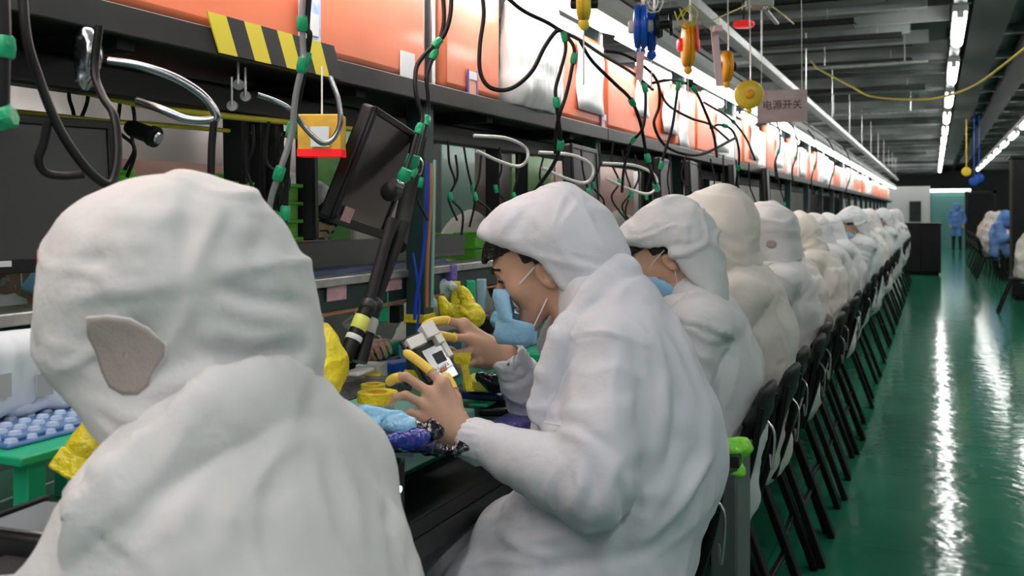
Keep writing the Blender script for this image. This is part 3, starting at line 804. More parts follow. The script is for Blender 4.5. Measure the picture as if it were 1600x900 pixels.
TEALG = mat('teal_glass', (.22,.58,.54), .15)
m = MB(); m.box((X0,Y1,0), (X1,Y1+.1,3.5)); struct(m.obj('wall_far', mat('far_wall_grey', (.22,.24,.24), .6), smooth=False))
m = MB(); m.box((X1,Y0,0), (X1+.1,Y1,3.5)); struct(m.obj('wall_right', mat('right_wall_grey', (.10,.11,.11), .5), smooth=False))

# lamps on the ceiling: two rows of tubes above the aisle
def ceil_light(x, y, label, z=2.86, L=1.30):
    r = thing('ceiling_light', label, 'ceiling light', (x, y, z+.06), 'tube lights over the aisle')
    h = MB().box((x-.055,y,z+.03), (x+.055,y+L,z+.085)).obj('housing', HOUS, bev=.006)
    e1 = MB().box((x-.025,y-.012,z-.02), (x+.025,y+.03,z+.03)).obj('end_cap', WHT)
    e2 = MB().box((x-.025,y+L-.03,z-.02), (x+.025,y+L+.012,z+.03)).obj('end_cap', WHT)
    t = MB().tube([(x,y+.03,z), (x,y+L-.03,z)], .046, 12, 1).obj('tube', TUBEC)
    under(r, h, e1, e2, t)
def fill_light_row(x, ys, side):
    for i, y in enumerate(ys): ceil_light(x, y, f'{ordn[i]} lit tube light {side}')
ordn = ['first','second','third','fourth','fifth','sixth','seventh','eighth','ninth','tenth','eleventh','twelfth','thirteenth','fourteenth','fifteenth','sixteenth','seventeenth','eighteenth','nineteenth','twentieth','twenty-first','twenty-second','twenty-third','twenty-fourth','twenty-fifth','twenty-sixth','twenty-seventh','twenty-eighth','twenty-ninth','thirtieth']+['thirty-'+q for q in ('first','second','third','fourth','fifth','sixth','seventh','eighth','ninth')]+['fortieth']+['forty-'+q for q in ('first','second','third','fourth','fifth','sixth','seventh','eighth','ninth')]+['fiftieth']+['fifty-'+q for q in ('first','second','third','fourth','fifth','sixth','seventh','eighth','ninth')]
for i in range(13):
    ceil_light(.18, 8.0+(i-1)*2.7 if i else 4.6, f'{ordn[i]} lit tube light of the row straight over the aisle')
for i in range(12):
    ceil_light(1.42, 7.0+i*2.7, f'{ordn[i]} lit tube light of the row at the far side of the aisle')
for x, nm in ((.18, 'grey trunking carrying the tube lights over the aisle'), (1.42, 'grey trunking carrying the far row of tube lights')):
    tag(MB().box((x-.045,Y0+.2,2.945), (x+.045,Y1-6,2.99)).obj('light_trunking', HOUS, smooth=False), nm, 'cable trunking')
# perforated cable trays crossing the ceiling
PERF = mat('perforated_tray', (.06,.065,.065), .35, .7, bump=1., bscale=60)
for i, (y, xa, xb, z) in enumerate(((6.1,-2.2,-.42,2.80), (6.9,-2.0,-.30,2.82), (7.6,-1.8,-.55,2.78), (8.7,-2.3,-.25,2.84), (10.2,-2.2,-.2,2.84), (12.4,-2.4,-.1,2.84))):
    m = MB().box((xa,y,z), (xb,y+.22,z+.006)).box((xa,y,z), (xb,y+.006,z+.05)).box((xa,y+.214,z), (xb,y+.22,z+.05))
    for k in range(8): m.box((xa+(xb-xa)*k/8+.02,y-.002,z+.012), (xa+(xb-xa)*k/8+.10,y+.0,z+.038))
    r = thing('cable_tray', f'{ordn[i]} dark perforated cable tray hung crosswise under the ceiling', 'cable tray', (xa, y, z), 'perforated trays under the ceiling')
    h = MB()
    for xx in (xa+.2, xb-.2): h.tube([(xx,y+.11,z), (xx,y+.11,3.0)], .004, 6, 1)
    under(r, m.obj('tray', PERF, smooth=False), h.obj('hanger', ALU))
for i, (y, xa, xb) in enumerate(((9.5,-1.15,-.05), (14.2,-1.5,-.1))):
    tag(MB().tube([(xa,y,2.74), (xb,y,2.74)], .018, 8, 1).tube([(xa+.2,y,2.74), (xa+.2,y,3.2)], .006, 6, 1).tube([(xb-.2,y,2.74), (xb-.2,y,3.2)], .006, 6, 1).obj('conduit', ALU), ['bright thin conduit crossing under the ceiling','second bright conduit farther down the ceiling'][i], 'conduit')

# far end of the aisle
r = thing('glass_partition', 'teal glass partition with a dark doorway at the end of the aisle', 'partition', (.4,40,0))
a_ = MB().box((-.12,39.95,0), (1.05,40.0,2.05)).obj('glass_panel', TEALG, smooth=False)
b_ = MB().box((1.05,39.9,0), (1.15,40.05,2.15)).box((2.0,39.9,0), (2.12,40.05,2.15)).box((1.05,39.9,2.05), (2.12,40.05,2.15)).obj('door_frame', DGREY, smooth=False)
c_ = MB().box((-.2,39.9,2.1), (1.25,39.98,2.22)).obj('lit_strip', mat('lit_end_strip', (1,1,1), .4, emit=(.85,1,.97), es=3.0), smooth=False)
under(r, a_, b_, c_)
tag(MB().box((-3.2,38.5,0), (-.14,38.6,2.3)).obj('partition_wall', WEND, smooth=False), 'white partition wall at the far end left of the glass', 'partition')
tag(MB().box((-.85,38.46,1.0), (-.45,38.5,1.75)).obj('wall_panel', DGREY, bev=.01), 'dark panel fixed on the far white partition wall', 'panel')
r = thing('storage_cabinet', 'low black cabinet closing the end of the near row', 'cabinet', (-.25,22.4,0))
a_ = MB().box((-.66,22.4,.06), (.13,22.9,1.10)).obj('body', BLKM, bev=.006)
t_ = MB().box((-.68,22.38,1.10), (.15,22.92,1.125)).obj('top', BLK, bev=.004); k_ = MB().box((-.62,22.44,0), (.09,22.88,.06)).obj('plinth', BLKM, smooth=False)
d_ = MB().box((-.655,22.385,.09), (-.27,22.4,1.08)).obj('door', BLKM, bev=.004); e_ = MB().box((-.26,22.385,.09), (.125,22.4,1.08)).obj('door', BLKM, bev=.004)
under(r, a_, t_, k_, d_, e_)
r = thing('tall_cabinet', 'tall black cabinet standing at the right side of the aisle', 'cabinet', (1.5,16.7,0))
a_ = MB().box((1.10,16.7,.05), (2.4,17.3,2.20)).obj('body', BLKM, bev=.008)
t_ = MB().box((1.07,16.67,2.20), (2.43,17.33,2.24)).obj('top', BLK, bev=.004); k_ = MB().box((1.14,16.74,0), (2.36,17.28,.05)).obj('plinth', BLKM, smooth=False)
d_ = MB().box((1.11,16.68,.10), (1.74,16.70,2.17)).obj('door', BLK, bev=.004); e_ = MB().box((1.76,16.68,.10), (2.39,16.70,2.17)).obj('door', BLK, bev=.004)
h_ = MB().tube([(1.68,16.65,1.0), (1.68,16.63,1.03), (1.68,16.63,1.22), (1.68,16.65,1.25)], .008, 6).obj('handle', SILV)
under(r, a_, t_, k_, d_, e_, h_)

fill_light_row(-2.7, [-1.5+i*2.7 for i in range(9)], 'of the row behind the work bench')  # row added as side fill, also lights the left wall
fill_light_row(3.6, [-1.0+i*2.7 for i in range(11)], 'of the row beyond the right hand benches')  # unseen row added as side fill from the right
fill_light_row(.9, [-2.2, -.6, 1.4], 'over the aisle beside and behind the camera')  # tubes out of frame, added as fill around the camera
fill_light_row(-.55, [-2.4, -.9], 'over the near end of the bench, behind the camera')  # out-of-view tubes added to fill the near bench end

fill_light_row(-1.6, [31.5, 34.5, 37.0], 'before the white partition wall at the far end')  # extra tubes added to brighten the far end
# plastic film sheets hung along the wall behind the bench
for i, (p0, p1, m_, nm_) in enumerate(((480,548,WGR,'green'),(556,640,WSH,'silver'),(690,742,mat('wall_teal_film', (.16,.28,.24), .2, .2, bump=.3, bscale=6),'pale teal'),(800,862,WGR,'green'),(868,990,WPI,'pink'),(1000,1060,mat('dark_wall_sheet', (.05,.055,.05), .4),'dark'))):
    y0, y1 = WX(p0, 300, -3.4).y, WX(p1, 300, -3.4).y
    tag(MB().box((-3.42,y0,0), (-3.40,y1,2.9)).obj('film_sheet', m_, smooth=False), f'{nm_} film sheet on the wall across the bench, {ordn[i]} from the camera', 'film sheet', 'film sheets along the wall')
y0, y1 = WX(95, 300, -3.4).y, WX(345, 300, -3.4).y
tag(MB().box((-3.42,y0,0), (-3.40,y1,1.62)).obj('film_sheet', WPI, smooth=False), 'pinkish film sheet on the wall behind the chrome lamp neck', 'film sheet', 'film sheets along the wall')
# ================================================================== the long double work bench
XF, XB = -.86, -1.74        # front and back edge
BT = .82
PITCH = 1.52
def bench_module(y0, label):
    r = thing('workbench', label, 'workbench', (XF, y0, 0), 'workbench units of the long line'); p = []
    y1 = y0+2*PITCH-.02
    p.append(MB().box((XB,y0,BT-.035), (XF,y1,BT)).obj('tabletop', BLK, bev=.004))
    for x in (XF-.02, XB+.02): p.append(MB().box((x-.02,y0,BT-.08), (x+.02,y1,BT-.036)).obj('edge_rail', DGREY, bev=.004))
    for x in (XF-.06, XB+.06):
        for y in (y0+.05, y0+PITCH, y1-.05): p.append(MB().box((x-.022,y-.022,0), (x+.022,y+.022,BT-.08)).obj('leg', DGREY, bev=.004))
    p.append(MB().box((XB+.1,y0+.03,.18), (XF-.1,y1-.03,.21)).obj('foot_shelf', DGREY, smooth=False))
    p.append(MB().box((-1.62,y0,BT+.055), (-1.00,y1,BT+.068)).box((-1.60,y0,BT+.0), (-1.56,y1,BT+.055)).box((-1.06,y0,BT+.0), (-1.02,y1,BT+.055)).obj('mat_platform', MATG, bev=.003))
    return under(r, *p)
for i in range(7):
    bench_module(.91-PITCH+i*2*PITCH-1.52+.0, f'{ordn[i]} black workbench unit of the line, counted from the camera')
# posts
posts = []
for i in range(21):
    y = .91+i*PITCH
    r = thing('upright_post', f'{ordn[i]} dark teal upright post of the bench line', 'post', (-1.36,y,BT), 'posts along the bench'); p = []
    p.append(MB().box((-1.39,y-.03,BT), (-1.33,y+.03,2.36)).obj('column', TEALP, bev=.004))
    p.append(MB().box((-1.325,y-.012,1.74), (-1.315,y+.012,2.34)).obj('chrome_strip', SILV, bev=.002))
    p.append(MB().box((-1.42,y-.05,BT), (-1.30,y+.05,BT+.012)).obj('foot_plate', DGREY, bev=.002))
    if i < 6:
        for z in ((1.26,.9)[i % 2], 1.06): p.append(MB().box((-1.394,y-.034,z), (-1.326,y+.034,z+.025)).obj('tape_band', GREENT if z > 1.2 else YEL, bev=.002))
    under(r, *p)
# overhead deck with its grey lip
for i in range(12):
    y0 = .91-PITCH*2+i*2*PITCH; y1 = y0+2*PITCH-.004
    r = thing('overhead_shelf', f'{ordn[i]} dark overhead shelf length of the bench line', 'shelf', (-1.6,y0,1.69), 'overhead shelves'); p = []
    p.append(MB().box((-1.96,y0,1.70), (-1.30,y1,1.72)).obj('deck', DGREY, smooth=False))
    p.append(MB().box((-1.31,y0,1.685), (-1.285,y1,1.738)).obj('front_lip', LIP, bev=.003))
    p.append(MB().box((-1.97,y0,1.685), (-1.95,y1,1.738)).obj('back_lip', LIP, bev=.003))
    for k in range(4): p.append(MB().box((-1.95,y0+.35+k*.76,1.665), (-1.31,y0+.39+k*.76,1.699)).obj('cross_bar', BLKM, smooth=False))
    under(r, *p)
    # trunking and power strips hanging in the dark below it
    a = tag(MB().box((-1.62,y0+.05,1.62), (-1.52,y1-.05,1.664)).box((-1.47,y0+.05,1.60), (-1.43,y1-.05,1.66)).obj('cable_trunking', BLK, bev=.004), f'{ordn[i]} black cable trunking under the overhead shelf', 'cable trunking', 'trunking under the overhead shelves')
    r = thing('equipment_rail', f'{ordn[i]} grey equipment rail with teal bar across the bench line', 'rail', (-1.44,y0,1.12), 'equipment rails'); p = []
    p.append(MB().box((-1.50,y0+.02,1.190), (-1.38,y1-.02,1.213)).obj('rail_top', ALU, bev=.003))
    p.append(MB().box((-1.43,y0+.02,1.125), (-1.40,y1-.02,1.186)).obj('teal_bar', TEALP, bev=.003))
    p.append(MB().box((-1.60,y0+.02,1.17), (-1.51,y1-.02,1.186)).obj('rear_ledge', DGREY, smooth=False))
    p.append(MB().box((-1.396,y0+.02,1.117), (-1.392,y1-.02,1.124)).obj('copper_edge', mat('copper_edge', (.6,.25,.12), .35, .6), smooth=False))
    under(r, *p)
# aluminium hanging rail
for i in range(6):
    y0 = -.5+i*5.5
    tag(MB().box((-1.075,y0,2.345), (-1.025,y0+5.48,2.395)).box((-1.085,y0,2.335), (-1.015,y0+5.48,2.344)).obj('hanging_rail', ALU, bev=.003), f'{ordn[i]} length of the grey aluminium rail the tool balancers hang from', 'rail', 'aluminium rail lengths')
for i in range(13):
    y = 1.7+i*2.4
    tag(MB().beam((-1.36,y,2.36), (-1.03,y,2.38), .025, .025).tube([(-1.05,y,2.39), (-1.05,y,3.0)], .006, 6, 1).obj('rail_bracket', ALU), f'{ordn[i]} small bracket and drop rod holding the aluminium rail', 'bracket', 'brackets of the rail')
# bench lamps
for i in range(22):
    y = .98+(i-1)*PITCH
    r = thing('bench_lamp', f'{ordn[i]} bright hooded tube lamp above the orange sheets', 'lamp', (-1.2,y,2.2), 'hooded lamps over the bench'); p = []
    p.append(MB().prism([(-1.30,y,2.16), (-1.10,y,2.10), (-1.085,y,2.125), (-1.12,y,2.20), (-1.26,y,2.235)], (0,1,0), 1.40).obj('hood', mat('lamp_hood_white', (.60,.61,.60), .35, .2), smooth=False))
    p.append(MB().prism([(-1.285,y+.03,2.150), (-1.115,y+.03,2.10), (-1.12,y+.03,2.088), (-1.29,y+.03,2.138)], (0,1,0), 1.34).obj('diffuser', TUBE, smooth=False))
    p.append(MB().box((-1.36,y+.2,2.22), (-1.2,y+.23,2.25)).box((-1.36,y+1.17,2.22), (-1.2,y+1.20,2.25)).obj('bracket', ALU, smooth=False))
    under(r, *p)
tag(MB().box((-1.40,-1,2.36), (-1.32,33,2.39)).obj('top_beam', DGREY, smooth=False), 'dark steel beam running along the post tops above the lamps', 'beam')

# orange sheets standing on the overhead shelf
rnd = random.Random(11)
def sheet(y0, y1, m, label, z1=2.09, th=.05, x=-1.315, lean=0):
    o = MB().box((x-th,y0,1.738), (x,y1,z1)).obj('orange_panel', m, bev=.024, seg=3); return tag(o, label, 'panel', 'orange sheets on the overhead shelf')
sheet(.98, 2.395, ORG, 'widest plain orange panel, nearest the camera'); sheet(-.9, .93, ORG, 'orange panel at the start of the bench line')
sheet(2.49, 2.90, ORG, 'orange panel behind the first post, before the sheet of clear film', z1=2.12)
m = SDF((-1.42,2.84,1.70), (-1.20,3.52,2.2), .008)
m.ell((-1.30,3.16,1.95), (.03,.24,.26), None, .02); m.cap((-1.30,2.97,1.80), (-1.30,3.30,1.79), .045, .045, .03, ((0,0,1), 1.3)); m.cap((-1.30,2.97,1.92), (-1.30,3.32,1.92), .035, .03, .03, ((0,0,1), 3.)); m.cap((-1.30,2.98,2.05), (-1.30,3.30,2.06), .03, .03, .03, ((0,0,1), 2.))
V, Q = m.mesh(1); N = normals(V, Q); V += N*(crease(V*np.array([5,14,5.]), 3)*.010+crease(V*np.array([5,30,12.]), 5)*.005)[:, None]; V[:, 2] = np.maximum(V[:, 2], 1.738)
tag(np_obj('plastic_wrap', V, Q, PLASTW), 'wrinkled white plastic film wrapped round a panel on the shelf', 'plastic film')
y = 3.42; i = 0
lab = ['orange panel just past the white plastic film', 'orange panel with a long white sheet hung on it', 'darker orange panel beside the long white sheet', 'orange panel behind the hanging pink tag']
while y < 33:
    w = rnd.uniform(.42,.80) if y < 6 else rnd.choice((.25,.35,.45,.6,.7))*(1 if y < 14 else 1.7)
    mm = rnd.choice((ORG, ORG, ORG2)); zt = rnd.uniform(2.05,2.12)
    if y > 6 and rnd.random() < .22: mm = PLASTW
    sheet(y, y+w-.02, mm, lab[i] if i < len(lab) else f'{"film wrapped white" if mm is PLASTW else "orange"} panel standing {ordn[i]} past the white plastic film', z1=zt, x=-1.315+rnd.uniform(-.012,.006))
    y += w; i += 1
def paper(y, z, w, h, label, x=-1.309, m=PAPER, tilt=0):
    b = MB(); n = 6; vs = []; fs = []
    for k in range(n+1):
        for j in range(n+1):
            yy = y+w*(k/n); zz = z-h*j/n; vs.append((x+.010*math.sin(k/n*math.pi)*(j/n)+.006*math.sin(j*1.3+k), yy+tilt*j/n, zz))
    for k in range(n):
        for j in range(n): fs.append((k*(n+1)+j, (k+1)*(n+1)+j, (k+1)*(n+1)+j+1, k*(n+1)+j+1))
    o = b.add(vs, fs).obj('paper_sheet', m); sd = o.modifiers.new('s', 'SOLIDIFY'); sd.thickness = .002
    return tag(o, label, 'paper', 'papers hung on the orange panels')
for y, z, w, h, l in ((3.62,2.06,.33,.27,'long white paper hung right of the plastic film'), (4.45,2.08,.22,.24,'white paper on the orange panel below the pink tag'), (4.95,2.04,.30,.24,'bluish white paper with a wet looking lower edge'),
                      (5.30,2.02,.22,.28,'white paper hung low beside the bluish one'), (6.3,2.04,.4,.26,'white paper hung beyond the hanging sign'), (7.6,2.06,.35,.27,'white paper half way along the orange panels'),
                      (8.9,2.05,.4,.27,'white paper farther along the orange panels'), (10.6,2.06,.5,.3,'wide white paper far along the orange panels'), (13.0,2.06,.5,.3,'white paper near the far end of the panels')): paper(y, z, w, h, l)
# small stickers and document pockets on the panels
def sticker(px, py, X, w, h, m, label, name='sticker'):
    c = WX(px, py, X); return tag(MB().box((X,c.y-w/2,c.z-h/2), (X+.003,c.y+w/2,c.z+h/2)).obj(name, m, smooth=False), label, name.replace('_', ' '))
sticker(636, 106, -1.313, .075, .085, PAPER, 'small white label stuck low on the widest orange panel')
for px, py, l in ((737,135,'blue edged document pocket on the second orange panel'), (942,195,'blue edged document pocket on the panel past the film')):
    c = WX(px, py, -1.312); r = thing('document_pocket', l, 'document pocket', c)
    a_ = MB().box((-1.312,c.y-.03,c.z-.045), (-1.309,c.y+.03,c.z+.045)).obj('pocket', mat('pocket_orange', (.9,.4,.2), .3), smooth=False)
    b_ = MB().box((-1.311,c.y-.034,c.z-.05), (-1.307,c.y-.026,c.z+.05)).box((-1.311,c.y+.026,c.z-.05), (-1.307,c.y+.034,c.z+.05)).obj('border', mat('pocket_violet', (.12,.10,.5), .3), smooth=False)
    t_ = MB().box((-1.311,c.y-.026,c.z+.02), (-1.3065,c.y+.026,c.z+.045)).obj('slip', PAPER, smooth=False)
    under(r, a_, b_, t_)
c = WX(480, 55, -1.305); r = thing('work_card', 'blue and white card tied on the grey cable before the widest orange panel', 'card', c)
under(r, MB().box((-1.300,c.y-.04,c.z-.09), (-1.296,c.y+.04,c.z+.10)).obj('card', mat('card_blue', (.25,.45,.8), .4, var=.5, vscale=25, col2=(.75,.8,.9)), smooth=False), MB().box((-1.297,c.y-.03,c.z-.0), (-1.294,c.y+.03,c.z+.05)).obj('photo', PAPER, smooth=False))
# hazard tape on the lip
c0 = WX(322, 58, -1.283); c1 = WX(520, 108, -1.283)
m = MB(); n = 8; sk = .035
for k in range(n):
    m.m = k % 2; ya = c0.y+(c1.y-c0.y)*k/n; yb = c0.y+(c1.y-c0.y)*(k+1)/n
    m.prism([(-1.283,ya,1.765), (-1.283,yb,1.765), (-1.283,yb+sk,1.690), (-1.283,ya+sk,1.690)], (1,0,0), .0035)
tag(m.obj('hazard_tape', [mat('hazard_yellow', (.80,.66,.05), .4), mat('hazard_black', (.03,.03,.035), .4)], smooth=False), 'black and yellow hazard tape along the lip of the overhead shelf', 'tape')

# clutter under the overhead shelf, repeated bay by bay: angled box, hooks, chrome hose loops
def monitor(c, wv, hv, label, m=SCREEN, w=.42, h=.31, th=.035, name='monitor', sticker_=None, group=None, bez=BLK):
    """c centre, wv/hv directions of width and height"""
    c = Vector(c); wv = Vector(wv).normalized(); hv = Vector(hv); hv = (hv-wv*hv.dot(wv)).normalized(); nv = wv.cross(hv)
    if nv.dot(Vector((0,0,CAMH))-c) < 0: nv = -nv
    r = thing(name, label, 'monitor', c, group); p = []
    p.append(MB().obox(c-nv*th*.5, wv, hv, nv, (w/2, h/2, th/2)).obj('casing', BLK, bev=.008))
    b = MB(); t = .016
    for s in (-1, 1):
        b.obox(c+wv*s*(w/2-t/2)+nv*.003, wv, hv, nv, (t/2, h/2, .004)); b.obox(c+hv*s*(h/2-t/2)+nv*.003, wv, hv, nv, (w/2, t/2*(1.5 if s < 0 else 1), .004))
    subpart(p[0], b.obj('bezel', bez, bev=.002)); p.append(MB().obox(c+nv*.001, wv, hv, nv, (w/2-t, h/2-t, .0015)).obj('screen', m, smooth=False))
    if sticker_: 
        a, bb, sw, sh, sm = sticker_; subpart(p[-1], MB().obox(c+wv*a+hv*bb+nv*.0075, wv, hv, nv, (sw/2, sh/2, .0008)).obj('sticker', sm, smooth=False))
    return under(r, *p), c, wv, hv, nv
def crate(c, yaw, w, d, h, label, m=LIME, group='lime green crates', name='crate'):
    """open stackable crate: floor, four walls with a rim and notched handles"""
    M = Matrix.Translation(Vector(c)) @ Matrix.Rotation(yaw, 4, 'Z'); b = MB(); t = .006
    b.box((-d/2,-w/2,0), (d/2,w/2,t), M)
    for s in (-1, 1):
        b.box((s*d/2-t/2,-w/2,0), (s*d/2+t/2,w/2,h*.55), M); b.box((-d/2,s*w/2-t/2,0), (d/2,s*w/2+t/2,h), M)
        for q in (-1, 1): b.box((s*d/2-t/2,q*w/2-.0,h*.5), (s*d/2+t/2,q*w/2-q*w*.32,h), M)
    rims = []
    for s in (-1, 1):
        rim = MB(); rims.append(rim); rim.box((-d/2-.012,s*w/2-.012,h-.01), (d/2+.012,s*w/2+.012,h), M)
        for q in (-1, 1): rim.box((q*d/2-.012,min(s*w/2,s*w*.2),h-.01), (q*d/2+.012,max(s*w/2,s*w*.2),h), M)
    r = thing(name, label, 'crate', c, group)
    return under(r, b.obj('walls', m, bev=.002), *[q.obj('rim', m, bev=.003) for q in rims])
# ================================================================== chairs
UPH = mat('black_upholstery', (.009,.009,.011), .55, bump=.3, bscale=200, spec=.3)
FRM = mat('black_chair_frame', (.005,.005,.006), .45, spec=.25)
def make_chair(label, x, y, yaw=0, group='black chairs along the line'):
    f, l, u = frame(0); r = thing('chair', label, 'chair', (0,0,0), group); p = []
    P = lambda a, b, c: f*a+l*b+u*c
    S = SDF((-.4,-.4,.3), (.4,.4,1.1), .011)
    S.cap(P(-.13,0,.475), P(.17,0,.48), .021, .021, .015, (l, 9.5)); V, Q = S.mesh(1); p.append(np_obj('seat', V, Q, UPH))
    S = SDF((-.4,-.4,.3), (.4,.4,1.1), .011)
    S.cap(P(-.185,0,.64), P(-.245,0,.80), .020, .020, .015, (l, 9.0)); S.cap(P(-.245,0,.80), P(-.262,0,.865), .020, .017, .015, (l, 8.0)); V, Q = S.mesh(1)
    V[:, 0] -= .35*((V[:, 1]/.2)**2)*.07; p.append(np_obj('backrest', V, Q, UPH))
    for s in (-1, 1):
        p.append(MB().tube([P(-.255,.125*s,.83), P(-.225,.14*s,.66), P(-.165,.15*s,.46)], .013, 8).obj('back_support', FRM))
        p.append(MB().beam(P(-.12,.165*s,.455), P(-.285,.185*s,0), .052, .026, f).obj('leg', FRM, bev=.004))
        p.append(MB().beam(P(.14,.165*s,.455), P(.20,.185*s,0), .052, .026, f).obj('leg', FRM, bev=.004))
        p.append(MB().beam(P(-.14,.165*s,.45), P(.17,.165*s,.45), .022, .022).obj('seat_rail', FRM, bev=.003))
    p.append(MB().beam(P(-.20,-.17,.20), P(-.20,.17,.20), .018, .018).obj('stretcher', FRM, bev=.003))
    subpart(p[1], MB().tube([P(-.243,-.06,.76), P(-.268,-.05,.72), P(-.262,-.04,.62), P(-.255,-.05,.66)], .004, 6).obj('back_wire', ALU))
    under(r, *p); r.location = (x, y, 0); r.rotation_euler = (0, 0, yaw); return r
def place_copy(src, x, y, yaw, label, z=0, group=None):
    c = copy_tree(src); c.location = (x, y, z); c.rotation_euler = (0, 0, yaw); c['label'] = label
    if group: c['group'] = group
    return c
# ================================================================== the line of workers
man_in_profile(); person_in_front()
rows = {}
def worker(label, group='seated workers along the line', **k):
    opt = {q: k.pop(q) for q in list(k) if q in ('coat', 'seed', 'hood', 'h', 'hb', 'fringe', 'mask', 'hair', 'extra', 'amp')}
    ct = k.pop('cut', None); J = posture(**k); J['cut'] = ct; opt.setdefault('amp', 1.35); opt.setdefault('h', .009); opt.setdefault('hb', .0055)
    return build_person(label, J, group, **opt)
def hood_spot(px, py, rx, ry, d):
    """grey mesh window on the side of a hood"""
    def ex(SH, SCt, SB):
        SH2 = SDF.__new__(SDF); SH2.lo = SH.lo; SH2.h = SH.h; SH2.n = SH.n; SH2.f = SH.outer; o = Vector(cam.location); vs = []; n = 16
        for i in range(n):
            for q in (0, .35, .7, 1):
                a = 2*math.pi*i/n; D = (W(px+math.cos(a)*rx*q, py+math.sin(a)*ry*q, 1)-o).normalized(); hh = SH2.march(o, D, d-1, d+1, .006)
                vs.append(hh if hh is not None else o+D*d)
        fs = [(i*4+k, i*4+k+1, ((i+1) % n)*4+k+1, ((i+1) % n)*4+k) for i in range(n) for k in range(3)]
        p = MB().add(vs, fs).obj('mesh_window', PATCH); sd = p.modifiers.new('s', 'SOLIDIFY'); sd.thickness = .002; return [p]
    return ex
def at_px(px, X):  # Y on the line X seen at pixel column px
    return WX(px, 400, X).y
w3 = worker('worker in grey-white hood bent forward behind the one in profile, dark hair showing', x=-.60, y=2.87, yaw=.10, head=(.165,0,1.265), neck=(.065,0,1.125), chest=(.01,0,.90), sh=1.05, shf=.03, pitch=33, hyaw=.30,
       elL=(.10,.24,.78), wrL=(.36,.10,.90), elR=(.10,-.24,.80), wrR=(.37,-.12,.92), coat=COAT_G, seed=21, fringe=True, h=.008, hb=.0045)
worker('worker with tall cream hood sitting upright behind the bent grey-white hood', x=-.585, y=3.48, yaw=.05, head=(.165,0,1.325), neck=(.07,0,1.175), chest=(.01,0,.95), sh=1.10, shf=.03, pitch=14, hyaw=-.35,
       elL=(.12,.23,.84), coat=COAT_C, seed=33, hood='closed', hair=False, h=.008)
w4 = worker('worker in white hood with a small grey mesh window, two behind the bent grey-white hood', x=-.60, y=4.52, yaw=.0, head=(.135,0,1.275), neck=(.055,0,1.135), chest=(.01,0,.92), sh=1.06, shf=.02, pitch=22, hyaw=-.15,
       coat=COAT_N, seed=44, hood='closed', hair=False, extra=hood_spot(1205, 381, 8, 6, 4.6))
w5 = worker('worker in cream coat bending low behind the one with the small mesh window', x=-.62, y=5.55, yaw=-.1, head=(.27,0,1.22), neck=(.15,0,1.10), chest=(.07,0,.90), sh=1.04, shf=.12, pitch=30, hyaw=-.1,
       coat=COAT_C, seed=55, h=.010, hb=.006)
w6 = worker('worker in white coat with pushed-up sleeve and bare forearm, bending over the bench', x=-.60, y=7.35, yaw=.1, head=(.25,0,1.20), neck=(.13,0,1.09), chest=(.05,0,.90), sh=1.05, shf=.10, pitch=35, hyaw=.15,
       elL=(.22,.26,.93), wrL=(.34,.20,.90), coat=COAT_N, seed=66, h=.010, hb=.006)
w7 = worker('worker in rumpled white hood whose face opening shows dark, middle of the line', x=-.60, y=10.6, yaw=.15, head=(.20,0,1.27), pitch=20, hyaw=.5, coat=COAT_N, seed=77, h=.011, hb=.007)
tmpl = [w5, w6, w7, w3]
for i, (y, t, dx) in enumerate(((6.45,0,0.), (8.4,1,-.03), (9.5,3,0.), (11.7,0,.02), (12.7,2,-.02), (13.7,1,0.), (14.8,3,.02), (15.8,2,0.), (16.9,0,-.02), (18.0,1,.02), (19.1,2,0.), (20.3,3,0.))):
    c = place_copy(tmpl[t], -.61+dx, y, (i % 3-1)*.06, f'white hooded worker seated {ordn[i+6]} in the line from the one in profile', group='seated workers along the line')
# opposite side of the bench, facing the camera side
o1 = worker('person with white hood and dark hair seen in the gap under the tilted monitor', group='workers across the bench', cut=((.13,.075), (-.02,.035), (-.02,.035), (-.11,-.112)), x=-2.10, y=2.71, yaw=math.pi-.25, neck=(.08,0,1.20), sh=1.10, head=(.17,0,1.345), pitch=24, hyaw=math.pi+.22, coat=COAT_N, seed=91, h=.009, hb=.005, fringe=True)
c = place_copy(o1, -2.02, 1.62, math.radians(12), 'person across the bench behind the foreground hood', group='workers across the bench')
c = place_copy(w5, -2.02, 3.72, math.pi, 'person in white hood across the bench right of the teal post', group='workers across the bench')
for i, y in enumerate((4.8, 5.9, 7.0, 8.2, 9.4, 10.6, 12.0)):
    place_copy((w6, w5, w7)[i % 3], -2.05, y, math.pi+(i % 2)*.1, f'white hooded worker across the bench, {ordn[i]} beyond the teal post', group='workers across the bench')
